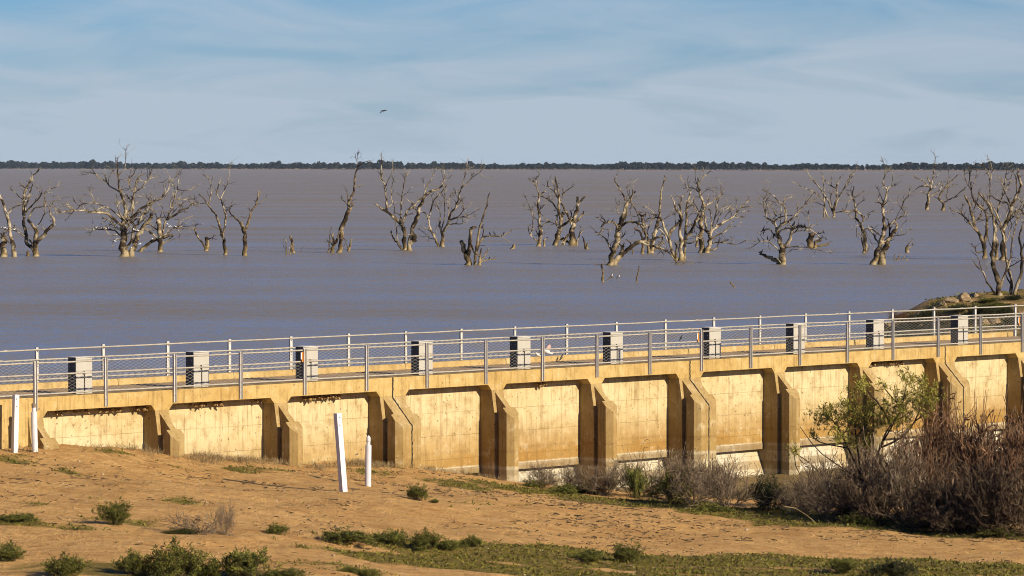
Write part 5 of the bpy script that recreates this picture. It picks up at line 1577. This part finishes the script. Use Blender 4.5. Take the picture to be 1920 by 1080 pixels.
V, F = seg_arrays(S); o = link(bpy.data.objects.new('litter', np_mesh('litter', V, F, M_litter))); tag(o, 'dark sticks and leaf litter strewn over the sand', 'litter', None, 'stuff')
# pebbles
X, Y = scatter(3000, -14, 58, .8, 34); Z = ground(X, Y); s = g.lognormal(-4.0, .4, len(X))
octv = np.array([[1, 0, 0], [0, 1, 0], [-1, 0, 0], [0, -1, 0], [0, 0, .7], [0, 0, -.5]]); octf = np.array([[0, 1, 4], [1, 2, 4], [2, 3, 4], [3, 0, 4], [1, 0, 5], [2, 1, 5], [3, 2, 5], [0, 3, 5]])
V = (np.stack([X, Y, Z + .005], -1)[:, None] + octv[None] * s[:, None, None] * g.uniform(.7, 1.3, (len(X), 6, 1))).reshape(-1, 3); F = (np.arange(len(X)) * 6)[:, None, None] + octf[None]
M_peb = leafmat('pebble', (.2, .13, .07), (.36, .27, .17), (.5, .43, .33), .9)
o = link(bpy.data.objects.new('pebbles', np_mesh('pebbles', V, F.reshape(-1, 3), M_peb))); tag(o, 'small pale pebbles scattered on the sand', 'pebbles', None, 'stuff')
# herbs on the lake bank
X = g.uniform(15, 60, 15000); Y = g.uniform(164, 204, 15000); Z = bank_z(X, Y); ok = (Z > .25) & (vnoise(X * .7, Y * .7, 55) * .6 + vnoise(X * 2, Y * 2, 56) * .4 > .53); X, Y, Z = X[ok], Y[ok], Z[ok]
V, F = blades(X, Y, Z, 4, .13, .022, .8); o = link(bpy.data.objects.new('bank_herbs', np_mesh('bank_herbs', V, F, M_cover))); tag(o, 'green herbs covering the rocky lake bank', 'ground cover', None, 'stuff')
def bank_plant(kind, px, py, wpx, hpx, lab):
    p = bank_pt(px, py); s = px_m(p.y); o = empty('bank_shrub', p, rp.uniform(0, 6)); tag(o, lab, 'shrub', 'shrubs on the lake bank')
    me = rp.choice(kind); me = me if isinstance(me, tuple) else (me,)
    for m in me: link(bpy.data.objects.new(m.name.split('.')[0], m), o).scale = (wpx / s, wpx / s, hpx / s)
for k, x, y, w, h, lab in [(SALTD, 1800, 588, 40, 18, 'dark shrub on the bank above the far rail'), (SALTD, 1840, 592, 50, 20, 'dark shrub on the bank face behind the right railing'), (SALTD, 1880, 596, 50, 22, 'dark shrub near the right edge behind the railing'), (TWK, 1765, 608, 60, 20, 'brown twiggy shrub low on the bank behind the railing'),
                           (SALTD, 1740, 600, 40, 18, 'dark shrub at the left slope of the bank'), (SALT, 1850, 568, 40, 10, 'green shrub on top of the bank below the bare tree'), (SALTD, 1898, 565, 40, 12, 'dark shrub on the bank top at the right edge'), (TWB, 1690, 604, 44, 20, 'reddish twigs at the water left of the bank'),
                           (SALTD, 1905, 615, 50, 24, 'dark shrub low behind the railing at the right edge'), (TWK, 1715, 612, 50, 18, 'brown shrub at the waterline behind the railing'), (SALTD, 1815, 610, 46, 18, 'dark shrub behind the rightmost cabinet'), (SALT, 1870, 578, 60, 12, 'green shrub patch on the upper bank')]:
    bank_plant(k, x, y, w, h, lab)

# ================================================================== HAZE
mh = bpy.data.materials.new('haze'); mh.use_nodes = True; nt_ = mh.node_tree
for n_ in list(nt_.nodes): nt_.nodes.remove(n_)
ho = nt_.nodes.new('ShaderNodeOutputMaterial'); hv = nt_.nodes.new('ShaderNodeVolumePrincipled'); nt_.links.new(hv.outputs[0], ho.inputs['Volume'])
hv.inputs['Color'].default_value = (.60, .78, 1.0, 1); hv.inputs['Density'].default_value = 1.5e-5; hv.inputs['Anisotropy'].default_value = 0.0
hz = MB().box(-10500, 10500, -400, 16500, -4.2, 34).build('haze', mh); tag(hz, 'thin blue haze lying over the lake', 'haze', None, 'stuff')
